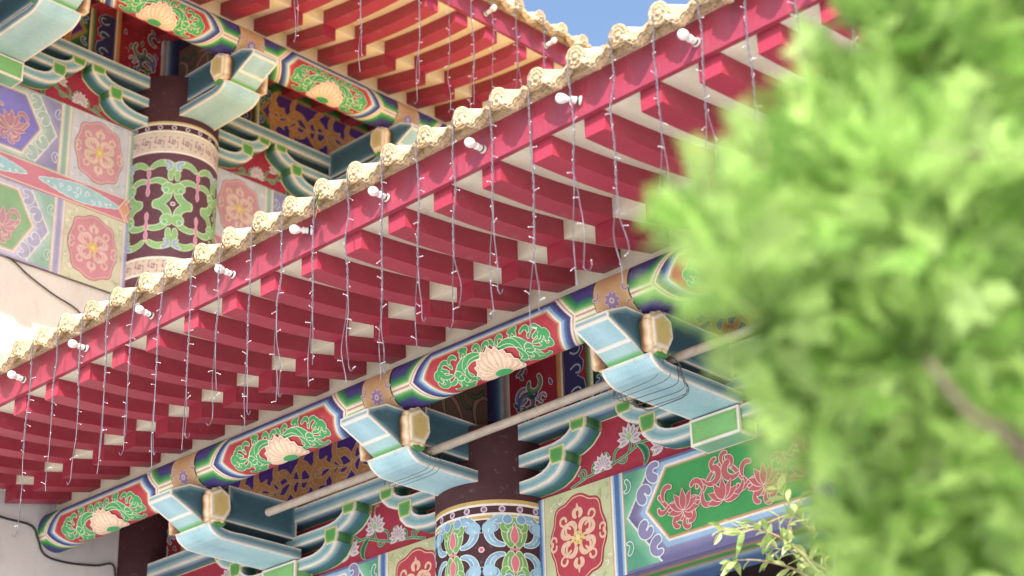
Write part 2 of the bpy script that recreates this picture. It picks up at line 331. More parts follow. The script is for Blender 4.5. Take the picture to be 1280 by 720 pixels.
def tie_beam(parent, c, half, z0, z1, pal, mat, under=True, name='tie_beam'):
    """painted tie beam of one bay centred at u=c, columns at c-half and c+half"""
    mb = MB(); V = .02; M = panel(mb, V); Hh = z1-z0; L = half-.26
    bx0, bx1 = .705, .78        # measured from the column axis
    tip, cor = .914, 1.02; zm = z0+.246*Hh/.455; zt = z1-.048; zb = z0+.107
    if z0 > 6: zm, zt, zb = z0+Hh*.5, z1-.05, z0+.05
    hexp = [(-(half-tip), zm), (-(half-cor), zb), (half-cor, zb), (half-tip, zm), (half-cor, zt), (-(half-cor), zt)]
    def fn(s, t):
        d = hexd(s, t, hexp); e = half-np.abs(s)     # e = distance from nearest column axis
        c_ = ramp(d, [(-.003, pal['field']), (.001, pal['line']), (.006, pal['line']), (.009, pal['b1']), (.015, pal['b1']), (.020, pal['b2']), (.036, pal['b2']), (.045, pal['b3']), (.082, pal['b4']), (.092, pal['b4']), (.094, CREAM), (.099, CREAM), (.102, pal['zone']), (.16, pal['zone2'])])
        top = np.minimum(t-z0, z1-t)
        g = np.broadcast_to(pal['ground'], c_.shape); c_ = np.where((e < bx0)[..., None], g, c_)
        for a, b in ((.28, .318), (bx0, bx1)):
            m = (e >= a) & (e <= b); x = np.abs((e-(a+b)/2)/(b-a)*2)
            if a < .3: x = np.clip((e-a)/(b-a), 0, 1)
            st = ramp(x, [(0, pal['strip'][0]), (.3, pal['strip'][0]), (.45, pal['strip'][1]), (.62, pal['strip'][1]), (.7, pal['strip'][2]), (.82, pal['strip'][2]), (.9, pal['strip'][3]), (1, pal['strip'][3])])
            c_ = np.where(m[..., None], st, c_)
        m = (top < .012) & (e > bx1); c_ = np.where(m[..., None], pal['b4'], c_)
        return c_
    off = lambda s, t, h: M(s+c, t, h)
    raster(mb, off, -L, L, z0, z1, fn, .005)
    B = Brush(mb, off)
    for sg in (-1, 1):
        # medallion
        mc = sg*(half-.512); rx, rz = .158, min(.19, Hh*.42)
        an = np.arange(72)*2*PI/72
        def med(k): return [(mc+rx*k*math.copysign(abs(math.cos(a))**.8, math.cos(a))*(1+.045*math.cos(8*a)), (z0+z1)/2+rz*k*math.copysign(abs(math.sin(a))**.8, math.sin(a))*(1+.045*math.cos(8*a))) for a in an]
        B.blob(med(1.0), pal['medal'], pal['medal']*.6, ow=.003); B.blob(med(.965), pal['medalline'], None, h=2); B.blob(med(.94), pal['medal'], None, h=3)
        zc = (z0+z1)/2
        for qx in (-1, 1):
            for qz in (-1, 1):
                ML = pal['medalline']; kz = rz/.19
                B.stroke(curl(mc+qx*.015, zc+qz*.03, math.atan2(qz, qx*.15), .17*kz, -qx*qz*4.9, 20, 1.2), taper(20, .013, .013, .018), ML, None, h=4)
                B.stroke(curl(mc+qx*.03, zc+qz*.008, math.atan2(qz*.15, qx), .16, qx*qz*4.9, 20, 1.2), taper(20, .013, .012, .018), ML, None, h=4)
                B.stroke(curl(mc+qx*.045, zc+qz*.05*kz, math.atan2(qz, qx), .13, -qx*qz*5.0, 18, 1.1), taper(18, .012, .012, .016), ML, None, h=5)
                B.stroke(curl(mc+qx*.012, zc+qz*.10*kz, math.atan2(qz, qx*.3), .10, qx*qz*5.0, 16, 1.1), taper(16, .011, .011, .014), ML, None, h=5)
                B.stroke(curl(mc+qx*.085, zc+qz*.07*kz, math.atan2(qz*.4, qx), .085, qx*qz*4.6, 14, 1.1), taper(14, .010, .010, .014), ML, None, h=6)
                B.stroke(curl(mc+qx*.128, zc+qz*.01, math.atan2(qz, -qx*.1), .07, -qx*qz*4.6, 14, 1.1), taper(14, .010, .010, .014), ML, None, h=6)
        for qz in (-1, 1): B.petal((mc, zc+qz*.12*rz/.19), qz*PI/2, .04, .016, pal['medalline'], None, h=6)
        for a in np.arange(6)*PI/3: B.disc((mc+.022*math.cos(a), zc+.022*math.sin(a)), .014, YEL, B.h+8*B.step, 8)
        B.disc((mc, zc), .014, H(226, 206, 130), B.h+9*B.step, 8)
        # fine vine on the ground of the box
        for k in range(90):
            x = mc+rng.uniform(-.185, .185); z = rng.uniform(z0+.015, z1-.015)
            if ((x-mc)/(rx*1.12))**2+((z-zc)/(rz*1.1))**2 < 1.05: continue
            B.stroke(curl(x, z, rng.uniform(0, 6.3), .035, rng.choice([-1, 1])*4.5, 9), .0045, mix(pal['ground'], GREEN, .4) if k % 2 else CREAM, None)
        # cloud heads reaching into the corner zones
        CO = H(214, 222, 226)
        for q in (-1, 1):
            ez = (z1 if q > 0 else z0)
            B.stroke(curl(sg*(half-.885), zm+q*.055, math.atan2(q*.9, sg*1.0), .095, -sg*q*-3.9, 16, 1.1), taper(16, .044, .040, .030), pal['cloud'], CO, ow=.005, h=1)
            B.stroke(curl(sg*(half-.955), zm+q*.135, math.atan2(q*.35, sg*1.0), .10, -sg*q*-3.4, 16, 1.1), taper(16, .040, .038, .024), pal['cloud'], CO, ow=.005, h=1)
            B.stroke(curl(sg*(half-.80), zm+q*.16, math.atan2(-q, -sg*.8), .06, sg*q*2.6, 12), taper(12, .016, .024, .010), pal['zone2'], CO, ow=.004, h=3)
    # scrollwork with lotus inside the long cartouche
    x0, x1 = -(half-cor)+.0, (half-cor); A = (zt-zb)*.30; wl = .42
    B.auto = .00005
    sx = np.linspace(x0*1.12, x1*1.12, 120); zz = (zt+zb)/2+A*np.sin(sx/wl*2*PI+.6)
    B.stroke(np.stack([sx, zz], 1), .016, pal['scroll'], H(222, 190, 180), ow=.004)
    zc = (zt+zb)/2; room = (zt-zb)/2; SC = pal['scroll']; SO = H(226, 196, 188)
    wave = lambda x: zc+A*math.sin(x/wl*2*PI+.6)
    i0 = math.ceil((x0/wl*2*PI+.6-PI/2)/PI); xk = ((i0*PI+PI/2)-.6)/(2*PI)*wl
    while xk < x1:
        sg = 1 if wave(xk) > zc else -1
        for dx, a, L_, tu, w_ in ((-.085, -sg*.5, .135, sg*3.3, .040), (.085, PI+sg*.5, .125, -sg*3.3, .036)):
            B.stroke(curl(xk+dx, wave(xk+dx), a, L_, tu, 16, 1.2), taper(16, .010, w_, .026), SC, SO, ow=.0032, h=1)
        for dx, a, tu in ((-.05, sg*1.9, -sg*2.4), (-.005, sg*1.2, sg*2.6), (.045, sg*1.1, sg*2.2), (.085, sg*.8, -sg*2.6)):
            B.stroke(curl(xk+dx, wave(xk+dx), a, .062, tu, 11), taper(11, .008, .026, .016), SC, SO, ow=.003, h=1)
        for dx in (-.105, .105):
            B.stroke(curl(xk+dx, wave(xk+dx)-sg*.01, -sg*1.35, .085, (1 if dx < 0 else -1)*sg*2.6, 12), taper(12, .008, .030, .018), SC, SO, ow=.003, h=2)
        lotus(B, xk, zc-.055 if sg > 0 else zc-.045, room*.62, PI/2, SC, None, SO, None, 3, flat=.85, h=5)
        xk += wl/2
    # underside and body
    if under:
        Mu = lambda s, t, h: (s+c, V-t, z0)
        def fu(s, t):
            return ramp(t, [(0, pal['b4']), (.035, pal['b3']), (.05, pal['b4']), (.055, ORANGE), (.062, ORANGE), (.066, GREEN), (.115, GREEN), (.12, ORANGE), (.126, CREAM), (.14, LBLUE), (.19, BLUE), (.3, BLUE)])
        raster(mb, Mu, -L, L, 0, .3, fu, .02)
    mb.box(c-L+.001, c+L-.001, V-.30, V-.002, z0+.002, z1-.002, LAV*.8)
    return mb.build(name, mat, parent)

def corbels(parent, c, d, mid, mat):
    """cluster of curved wall arms and bearing blocks in front of the red board"""
    o = -.12 if mid else 0.0; VF, VB = .114, .003
    def poly(pts, n=22):
        pts = np.array(pts); t = np.linspace(0, len(pts)-1, n); return np.stack([np.interp(t, range(len(pts)), pts[:, i]) for i in (0, 1)], 1)
    tiers = [(poly([(.06, 4.578), (.36, 4.578), (.43, 4.588), (.485, 4.612), (.52, 4.648), (.528, 4.662)]), poly([(.06, 4.632), (.34, 4.633), (.39, 4.643), (.425, 4.66), (.442, 4.68), (.444, 4.69)]), (.445, .53, 4.658, 4.737)),
             (poly([(.06, 4.703), (.47, 4.703), (.55, 4.712), (.605, 4.735), (.645, 4.77), (.655, 4.785)]), poly([(.06, 4.757), (.46, 4.758), (.515, 4.768), (.55, 4.785), (.566, 4.80), (.568, 4.81)]), (.572, .658, 4.778, 4.832))]
    root = MB(); M = None
    blocks = []
    for sg in (-1, 1):
        for lo, hi, (b0, b1, bz0, bz1) in tiers:
            lo = lo+[o, d]; hi = hi+[o, d]; lo[0, 0] = max(lo[0, 0], .03); hi[0, 0] = max(hi[0, 0], .03)
            n = len(lo); fr = [(0, CREAM), (.13, CREAM), (.22, LTEAL), (.5, H(116, 168, 176)), (.8, LTEAL), (.9, CREAM), (1, CREAM)]
            P = np.array([[(c+sg*(a[0]*(1-f)+b[0]*f), VF, a[1]*(1-f)+b[1]*f) for f, _ in fr] for a, b in zip(lo, hi)])
            root.grid(P, np.array([[k for _, k in fr]]*n), False)
            sd = [(0, CREAM), (.07, CREAM), (.14, LTEAL), (.4, H(70, 122, 142)), (.66, H(60, 112, 128)), (.76, H(40, 134, 88)), (.90, H(36, 120, 80)), (.92, CREAM), (1, CREAM)]
            for cv in (lo, hi):
                P = np.array([[(c+sg*a[0], VF+(VB-VF)*f, a[1]) for f, _ in sd] for a in cv]); root.grid(P, np.array([[k for _, k in sd]]*n), False)
            blocks.append((sg, b0+o, b1+o, bz0+d, bz1+d))
    arm = root.build('corbel_bracket', mat, parent)
    for sg, b0, b1, z0, z1 in blocks:
        k = MB(); a, b = sorted((c+sg*b0, c+sg*b1)); q = .010
        G1 = H(78, 158, 74); rings = [(0, H(214, 204, 140)), (.005, H(222, 210, 150)), (.009, H(120, 178, 84)), (.02, G1)]
        z1_ = z1+.0015; zq = z0+(z1-z0)*.42
        prof = [(a+q, z0), (b-q, z0), (b+.002, zq), (b+.002, z1_), (a-.002, z1_), (a-.002, zq)]
        bordered(k, prof, lambda s, t: (s, VF+.004, t), rings)
        for i in range(6):
            p0, p1 = prof[i], prof[(i+1) % 6]; dk = [(0, CREAM), (.08, CREAM), (.15, H(86, 150, 76)), (.6, H(44, 112, 64)), (.8, H(50, 120, 70)), (1, H(200, 190, 130))]
            P = np.array([[(p[0], VF+.004+(VB-VF-.004)*f, p[1]) for f, _ in dk] for p in (p0, p1)]); k.grid(P, np.array([[x for _, x in dk]]*2), False)
        k.build('bearing_block', mat, arm)
    if mid:      # the block the bracket arm lands on
        k = MB(); z0, z1 = 4.50+d, 4.628+d
        for (u, s0, s1) in ((0, 0, 0),):
            rings = [(0, CREAM), (.008, CREAM), (.014, H(110, 170, 90)), (.03, H(120, 184, 104))]
            bordered(k, [(c-.128, z0+.012), (c+.128, z0+.012), (c+.128, z1), (c-.128, z1)], lambda s, t: (s, .135, t), rings)
            for sg in (-1, 1): bordered(k, [(.022, z0+.012), (.135, z0+.012), (.135, z1), (.022, z1)], lambda s, t, sg=sg: (c+sg*.128, s, t), rings)
            bordered(k, [(c-.128, .022), (c+.128, .022), (c+.128, .135), (c-.128, .135)], lambda s, t: (s, t, z0+.012), [(0, CREAM), (.008, CREAM), (.012, MINT), (.03, MINT)])
        k.build('bearing_block', mat, arm)
    return arm

def bracket(parent, c, d, mat):
    """outward arm: upper beam with nose, lower curved arm with boss"""
    mb = MB(); TD = H(66, 108, 128); rings = [(0, CREAM), (.005, CREAM), (.011, H(122, 160, 166)), (.03, TD), (.06, H(58, 98, 112))]
    prof = [(.10, 4.745), (.585, 4.745), (.60, 4.69), (.645, 4.688), (.745, 4.744), (.871, 4.803), (.871, 4.833), (.764, 4.882), (.53, 4.882), (.53, 4.93), (.10, 4.93)]
    pz = [(a, z+d) for a, z in prof]
    for sg in (-1, 1): bordered(mb, pz, lambda s, t, sg=sg: (c+sg*.09, s, t), rings)
    def strip(a, b, c0, c1, w=.18):     # face between two profile points across the width
        fr = [(0, CREAM), (.035, CREAM), (.07, c0), (.5, c1), (.93, c0), (.965, CREAM), (1, CREAM)]
        L = math.hypot(a[0]-b[0], a[1]-b[1]); g = [0, min(.006/L, .2), min(.014/L, .35), max(1-.014/L, .65), max(1-.006/L, .8), 1]
        P = np.array([[(c-w/2+w*f, a[0]+(b[0]-a[0])*q, a[1]+(b[1]-a[1])*q) for f, _ in fr] for q in g])
        C = np.array([[k for _, k in fr]]*6); C[0] = CREAM; C[1] = CREAM; C[-1] = CREAM; C[-2] = CREAM
        mb.grid(P, C, False)
    F = pz; LT = H(146, 188, 200); LT2 = H(160, 200, 212)
    strip(F[4], F[5], LT, LT2); strip(F[5], F[6], H(140, 178, 184), H(150, 186, 190)); strip(F[6], F[7], H(120, 158, 172), H(130, 168, 178)); strip(F[7], F[8], TEAL, TEAL)
    # teal to green face below the nose
    a, b = F[3], F[4]
    gs = [(0, CREAM), (.07, CREAM), (.12, H(96, 168, 92)), (.36, H(84, 164, 84)), (.55, LTEAL), (.92, LTEAL), (.95, CREAM), (1, CREAM)]
    P = np.array([[(c+x, a[0]+(b[0]-a[0])*f, a[1]+(b[1]-a[1])*f) for x in (-.09, .09)] for f, _ in gs]); mb.grid(P, np.array([[k, k] for _, k in gs]), False)
    strip(F[0], F[1], H(80, 120, 134), H(70, 110, 124)); strip(F[1], F[2], DTEAL, DTEAL); strip(F[2], F[3], LGREEN, LGREEN)
    strip(F[8], F[9], TEAL, TEAL); strip(F[9], F[10], TEAL, TEAL); strip(F[10], F[0], TEAL, TEAL)
    beam = mb.build('bracket_beam', mat, parent)
    # lower arm
    m2 = MB(); W = .13; lo = [(.10, 4.636), (.30, 4.636), (.50, 4.636), (.575, 4.637), (.605, 4.641), (.632, 4.652), (.655, 4.668), (.668, 4.685), (.672, 4.703)]
    hi = [(.10, 4.688), (.30, 4.688), (.46, 4.687), (.51, 4.684), (.545, 4.684), (.58, 4.688), (.60, 4.694), (.612, 4.703), (.615, 4.712)]
    lo = np.array(lo)+[0, d]; hi = np.array(hi)+[0, d]
    fr = [(0, CREAM), (.10, CREAM), (.2, H(150, 184, 192)), (.6, H(86, 130, 146)), (.88, H(150, 176, 180)), (.94, CREAM), (1, CREAM)]
    for sg in (-1, 1):
        P = np.array([[(c+sg*W, p[0]*(1-f)+q[0]*f, p[1]*(1-f)+q[1]*f) for f, _ in fr] for p, q in zip(lo, hi)])
        m2.grid(P, np.array([[k for _, k in fr]]*len(lo)), False)
    br = [(0, CREAM), (.028, CREAM), (.05, H(164, 204, 214)), (.5, H(146, 190, 202)), (.95, H(164, 204, 214)), (.972, CREAM), (1, CREAM)]
    P = np.array([[(c-W+2*W*f, p[0], p[1]) for f, _ in br] for p in lo]); C = np.array([[k for _, k in br]]*len(lo)); C[-1] = CREAM
    m2.grid(P, C, False)
    P = np.array([[(c-W+2*W*f, p[0], p[1]) for f in (0, 1)] for p in hi]); m2.grid(P, DTEAL, False)
    m2.face([(c-W, lo[-1][0], lo[-1][1]), (c+W, lo[-1][0], lo[-1][1]), (c+W, hi[-1][0], hi[-1][1]), (c-W, hi[-1][0], hi[-1][1])], CREAM)
    # inner end: green band where it meets the wall
    arm = m2.build('bracket_arm', mat, parent)
    # hexagonal lotus bosses
    for sg in (-1, 1):
        k = MB(); cc = (.636, 4.79+d); cc_ = np.array([.636, 4.79])
        face = (np.array([(.697, 4.835), (.630, 4.875), (.578, 4.848), (.570, 4.775), (.606, 4.716), (.690, 4.712)])-cc_)*.9+cc_+[0, d]
        Yc = H(214, 190, 118)
        bordered(k, face, lambda s, t: (c+sg*.168, s, t), [(0, CREAM), (.008, H(232, 214, 190)), (.013, Yc), (.03, H(208, 180, 104))])
        def ringp(sc, amp, n=48):
            out = []
            for i in range(n):
                f = i/n*6; j = int(f); t = f-j; p = face[j]*(1-t)+face[(j+1) % 6]*t
                r = (p-cc)*sc; out.append(p*0+np.array(cc)+r*(1+amp*abs(math.sin(i/n*PI*14))**.6))
            return out
        R = [(ringp(1, 0), .168, CREAM), (ringp(1.06, .10), .158, H(214, 180, 110)), (ringp(1.12, .16), .148, H(236, 220, 196)), (ringp(1.16, .20), .130, H(214, 170, 110)), (ringp(1.12, .14), .114, H(150, 96, 70)), (ringp(1.0, 0), .088, DGREEN)]
        P = np.array([[(c+sg*u, p[0], p[1]) for p in r] for r, u, _ in R]).transpose(1, 0, 2)
        k.grid(P, np.array([[q for _, _, q in R]]), False, closed=True)
        k.build('lotus_boss', mat, arm)
        g = MB()      # little green cup under the boss
        g.prism([(.585, 4.712+d), (.66, 4.712+d), (.655, 4.690+d), (.60, 4.690+d)], c+sg*.091, c+sg*.150, H(80, 150, 74)); g.build('boss_cup', mat, arm)
    return beam

def purlin_map(d):
    r = .105
    def M(s, a, h):
        ph = math.radians(27)-a/r
        return (s, .638+(r+h)*math.cos(ph), 4.99+d-(r+h)*math.sin(ph))
    return M
def purlin(parent, c, half, d, mat):
    mb = MB(); Mp = purlin_map(d); M = lambda s, a, h: Mp(s+c, a, h); r = .105
    x = half-.30
    hexp = [(-x, 0), (-(x-.11), -.19), (x-.11, -.19), (x, 0), (x-.055, .066), (-(x-.055), .066)]
    field = H(184, 48, 64)
    def fn(s, a):
        dd = hexd(s, a, hexp)
        c_ = ramp(dd, [(-.002, field), (0, ORANGE), (.005, ORANGE), (.008, H(214, 176, 140)), (.011, CREAM), (.016, CREAM), (.019, LBLUE), (.027, LBLUE), (.033, BLUE), (.040, BLUE), (.045, H(66, 62, 120)), (.060, H(60, 54, 112)), (.062, CREAM), (.070, CREAM), (.072, ORANGE), (.076, ORANGE), (.078, CREAM), (.084, CREAM), (.086, H(30, 120, 60))])
        # chevron compartments beyond the cartouche
        e = np.abs(a)-.004-.0; far = dd-.084
        q = np.minimum(np.minimum(e-.010, far), .4)
        comp = ramp(q, [(-.004, CREAM), (0, CREAM), (.002, H(176, 200, 120)), (.010, H(96, 172, 90)), (.022, H(44, 142, 76)), (.036, H(34, 112, 84)), (.044, H(66, 66, 130)), (.075, H(74, 60, 134)), (.12, H(60, 54, 110))])
        mid = ramp(np.abs(a), [(0, ORANGE), (.003, ORANGE), (.005, CREAM), (.012, CREAM), (.014, CREAM)])
        z = far > 0
        c_ = np.where(z[..., None], np.where((np.abs(a) < .014)[..., None], mid, comp), c_)
        return c_
    raster(mb, M, -half, half, math.radians(27-150)*r, math.radians(27+95)*r, fn, .004)
    # close the hidden back of the log
    an = np.linspace(math.radians(27-150), math.radians(27-265), 8)
    mb.grid(np.array([[M(s, q*r, 0) for q in an] for s in (-half, half)]), RED, True)
    B = Brush(mb, M, .0012); G = H(52, 162, 88); O = H(214, 222, 186); B.auto = .00003
    for sg in (-1, 1):
        k = .085 if x > .3 else .07
        f = x/.39
        B.stroke(curl(sg*.035*f, -.015, math.atan2(.75, sg), .24*f, -sg*2.3, 20, 1.0), taper(20, .016, .044, .060), G, O, ow=.004, h=0)
        B.stroke(curl(sg*.06*f, .012, math.atan2(.2, sg), .16*f, -sg*2.8, 14), taper(14, .010, .030, .018), G, O, ow=.003, h=2)
        p = (sg*.205*f, -.045); z_ = B.h+B.acc+.0012; B.acc += .0006
        B.disc(p, .027, O, z_); B.disc((p[0]-sg*.014, -.066), .025, O, z_); B.disc(p, .022, G, z_+.0004); B.disc((p[0]-sg*.014, -.066), .020, G, z_+.0004)
        for (qx, qa, aa, l, tu) in ((.225, .0, 1.1, .075, -2.6), (.25, -.01, .5, .085, -3.0), (.24, -.03, -.1, .085, 2.6), (.23, -.05, -.7, .07, 2.6), (.215, -.075, -1.2, .07, 2.2), (.13, .03, 1.3, .045, -2.0), (.16, .028, 1.9, .045, 2.2), (.05, .02, 1.5, .05, -3), (.03, .022, 1.9, .045, 2.8), (.105, -.08, -.4, .07, 2.2), (.275, -.02, .9, .07, -3.2), (.27, -.045, -.9, .07, 3.0), (.19, .03, .7, .05, -2.6), (.16, -.10, -.3, .06, 2.4), (.15, -.03, -.9, .06, -2.6)):
            B.stroke(curl(sg*qx*f, qa, aa if sg > 0 else PI-aa, l*1.1, tu*sg, 12), taper(12, .011, .024, .014), G, O, ow=.003, h=2)
        B.petal((sg*.175*f, -.115), math.atan2(-.1, sg), .07, .028, G, O, h=2)
    # half lotus
    PK = H(226, 182, 150); PL = H(198, 130, 104)
    B.auto = .0
    for i in (5, -5, 4, -4, 3, -3, 2, -2, 1, -1, 0):
        a = PI/2+i*.31; c0 = (math.cos(a)*.012, -.108); LL = .128-.0035*abs(i); hh_ = 7+.9*(6-abs(i))
        B.petal(c0, a, LL, .050, H(226, 184, 152), H(242, 232, 214), .0045, h=hh_, rnd=True)
        B.petal((c0[0]+math.cos(a)*LL*.2, c0[1]+math.sin(a)*LL*.2), a, LL*.68, .026, H(238, 212, 182), H(206, 138, 112), .0025, h=hh_+.4, rnd=True)
    B.blob([(.045*math.cos(q), -.108+.024*math.sin(q)) for q in np.arange(14)*2*PI/14], G, O, .003, h=15)
    return mb.build('purlin', mat, parent)

def purlin_band(parent, c, d, mat):
    mb = MB(); r = .109; w = .092
    def M(s, a, h):
        ph = math.radians(27)-a/r
        return (s+c, .638+(r+h)*math.cos(ph), 4.99+d-(r+h)*math.sin(ph))
    def fn(s, a):
        e = np.minimum(w-np.abs(s), 1)
        base = ramp(e, [(0, H(54, 30, 28)), (.004, H(54, 30, 28)), (.006, H(206, 172, 124)), (.02, H(200, 160, 110)), (.05, H(196, 152, 102))]); return base
    raster(mb, M, -w, w, math.radians(27-150)*r, math.radians(27+42)*r, fn, .006)
    B = Brush(mb, M, .0008); L_ = H(150, 122, 160); W_ = H(220, 206, 206)
    for ca in (.005, -.11):
        for i in range(8):
            a = i*PI/4; B.petal((.010*math.cos(a), ca+.01*math.sin(a)), a, .030, .020, L_, W_, .002, h=1)
        B.disc((0, ca), .011, W_, B.h+4*B.step); B.disc((0, ca), .006, L_, B.h+5*B.step)
        for qx in (-1, 1):
            for qy in (-1, 1):
                B.stroke(curl(qx*.066, ca+qy*.055, math.atan2(-qy, -qx*.2), .055, qx*qy*3.2, 10), taper(10, .005, .010, .007), L_ if qy > 0 else H(190, 130, 60), W_, ow=.002)
    # raised lips
    an = np.radians(np.linspace(-34, 180, 30))
    for sg in (-1, 1):
        P = np.array([[(c+sg*w, .638+q*math.cos(p), 4.99+d-q*math.sin(p)) for q in (.10, r)] for p in an]); mb.grid(P, H(54, 30, 28), False)
    return mb.build('purlin_band', mat, parent)

def frieze(parent, c, half, d, mat):
    """boards above the wall beam for one bay (column axes at c-half, c+half)"""
    out = []
    V = .012; z0, z1 = 4.906+d, 5.372+d
    R2 = H(160, 24, 50)
    for sg in (-1, 1):
        X = lambda e, sg=sg: c+sg*(half-e)          # e = distance from the column axis
        # blue post beside the column axis
        mb = MB(); es = np.linspace(.0, .115, 12)
        P = np.array([[(X(e), V+.06*math.cos(e/.115*PI/2)**.5+.002, z) for z in (z0, z1)] for e in es])
        C = ramp(es, [(0, H(52, 46, 84)), (.04, H(46, 44, 86)), (.07, H(50, 66, 116)), (.09, H(98, 148, 172)), (.1, CREAM), (.106, H(120, 70, 50)), (.115, CREAM)])
        mb.grid(P, C[:, None].repeat(2, 1), False); mb.build('frieze_post', mat, parent)
        # red swirl board
        mb = MB(); a, b = sorted((X(.115), X(.42)))
        mb.box(a, b, V-.03, V, z0, z1, R2); Bm = Brush(mb, lambda s, t, h, X=X: (X(s), V+h, t), .001)
        f = 1
        for (e, z, k, an, tu, cl) in ((.24, 5.12, .052, 3.0, 1, H(84, 104, 160)), (.36, 4.93, .05, .6, -1, H(60, 62, 104)), (.20, 5.03, .070, 1.6, -1, H(60, 62, 104)), (.31, 4.97, .055, 1.4, 1, H(40, 118, 60)), (.33, 5.16, .06, -1.0, -1, H(40, 118, 60)), (.20, 5.20, .055, .2, 1, H(60, 62, 104)), (.26, 4.915, .04, 2.2, 1, H(60, 62, 104)), (.37, 5.05, .03, 2.0, 1, H(84, 104, 160))):
            p = curl(e-.03, z+d, an, k*2.7, tu*4.2, 18, 1.1); Bm.stroke(p, taper(18, k*.30, k*.52, k*.34), cl, CREAM, ow=.0045, h=1, col2=mix(cl, WHITE, .25))
            Bm.stroke(curl(p[9][0], p[9][1], an+2.4*tu, k*1.0, -tu*2.4, 10), taper(10, k*.2, k*.35, k*.15), cl, CREAM, ow=.004, h=1)
        for i in range(7):
            e = .14+.04*i; Bm.stroke(curl(e, rng.uniform(4.93, 5.2)+d, rng.uniform(0, 6), .05, rng.choice([-3, 3]), 9), .005, H(170, 150, 120), None)
            Bm.petal((e, rng.uniform(4.95, 5.2)+d), rng.uniform(0, 6), .04, .018, H(70, 110, 90) if i % 2 else H(70, 90, 150), CREAM, .003, h=1)
        mb.build('red_frieze_board', mat, parent)
        # orange strip, red board with navy clouds, green strip
        mb = MB(); es = [.42, .424, .43, .444, .452, .458]; cs = [ORANGE*.6, H(190, 120, 50), H(206, 140, 62), H(206, 150, 80), CREAM, CREAM]
        mb.grid(np.array([[(X(e), V+.012, z) for z in (z0, z1)] for e in es]), np.array(cs)[:, None].repeat(2, 1), False)
        mb.box(*sorted((X(.42), X(.458))), V-.03, V+.011, z0, z1, ORANGE); mb.build('frieze_strip', mat, parent)
        mb = MB(); mb.box(*sorted((X(.458), X(.60))), V-.03, V, z0, z1, R2); Bm = Brush(mb, lambda s, t, h, X=X: (X(s), V+h, t), .001)
        NV = H(52, 50, 104)
        pts = [(.459, 4.906), (.459, 5.27), (.52, 5.27), (.56, 5.245), (.575, 5.21), (.55, 5.18), (.575, 5.15), (.568, 5.11), (.535, 5.09), (.575, 5.06), (.585, 5.01), (.565, 4.965), (.53, 4.94), (.52, 4.906)]
        Bm.blob([(a, b+d) for a, b in pts], NV, H(150, 190, 200), .004)
        for z, tu in ((5.21, 1), (5.02, -1), (4.95, 1), (5.13, -1)): Bm.stroke(curl(.50, z+d, -.6*tu, .11, tu*4.6, 16), taper(16, .010, .007, .008), H(170, 190, 206), None, h=3)
        mb.build('cloud_frieze_board', mat, parent)
        mb = MB(); es = [.60, .604, .612, .624, .63, .64]; cs = [H(40, 96, 50), H(60, 124, 60), H(84, 146, 74), H(190, 196, 130), CREAM, CREAM]
        mb.grid(np.array([[(X(e), V+.012, z) for z in (z0, z1)] for e in es]), np.array(cs)[:, None].repeat(2, 1), False)
        mb.box(*sorted((X(.60), X(.64))), V-.03, V+.011, z0, z1, DGREEN); mb.build('frieze_strip', mat, parent)
    # long green board with the violet cartouche
    mb = MB(); L = half-.64; M = lambda s, t, h: (c+s, V+h, t)
    zc = 5.10+d; tip = L-.035; co_ = tip-.13
    hexp = [(-tip, zc), (-co_, 4.975+d), (co_, 4.975+d), (tip, zc), (co_, 5.26+d), (-co_, 5.26+d)]
    def fn(s, t):
        dd = hexd(s, t, hexp)
        return ramp(dd, [(-.003, H(86, 50, 160)), (.0, H(200, 150, 80)), (.007, H(196, 140, 70)), (.010, H(130, 80, 44)), (.014, H(190, 180, 110)), (.020, H(130, 160, 80)), (.032, H(50, 120, 62)), (.06, H(30, 92, 54)), (.12, H(30, 92, 58))])
    raster(mb, M, -L, L, z0, z1, fn, .006); mb.box(c-L, c+L, V-.03, V-.002, z0, z1, DGREEN)
    Bm = Brush(mb, M, .001); GD = H(212, 152, 82); GO = H(232, 206, 156)
    X = -co_-.06; i = 0
    while X < co_+.06:
        for q in (-1, 1):
            hh = zc+q*.005
            Bm.stroke(curl(X, hh, q*(1.0+.3*math.sin(i)), .17, -q*(2.2 if i % 2 else -1.6), 13), taper(13, .012, .052, .022), GD, GO, ow=.0035, h=i % 3)
            Bm.stroke(curl(X+.04, zc+q*.07, q*(-.6), .09, q*(2.6 if i % 2 else -2.6), 11), taper(11, .010, .036, .014), GD, GO, ow=.003, h=1+i % 2)
        X += .078; i += 1
    sx = np.linspace(-tip*.9, tip*.9, 60); Bm.stroke(np.stack([sx, zc+.014*np.sin(sx*22)], 1), .009, GD, GO, ow=.003, h=3)
    for sg in (-1, 1):
        for q in (-1, 1):
            Bm.stroke(curl(sg*(L-.03), zc+q*.13-(.03 if q < 0 else 0), math.atan2(-q, -sg), .10, -sg*q*3.6, 14), taper(14, .030, .026, .016), H(84, 104, 168), H(206, 214, 214), ow=.004)
            Bm.stroke(curl(sg*(L-.015), zc+q*.09, math.atan2(-q*.3, -sg), .06, sg*q*3.4, 12), taper(12, .02, .018, .012), H(84, 104, 168), H(206, 214, 214), ow=.004, h=1)
    mb.build('violet_frieze_board', mat, parent)

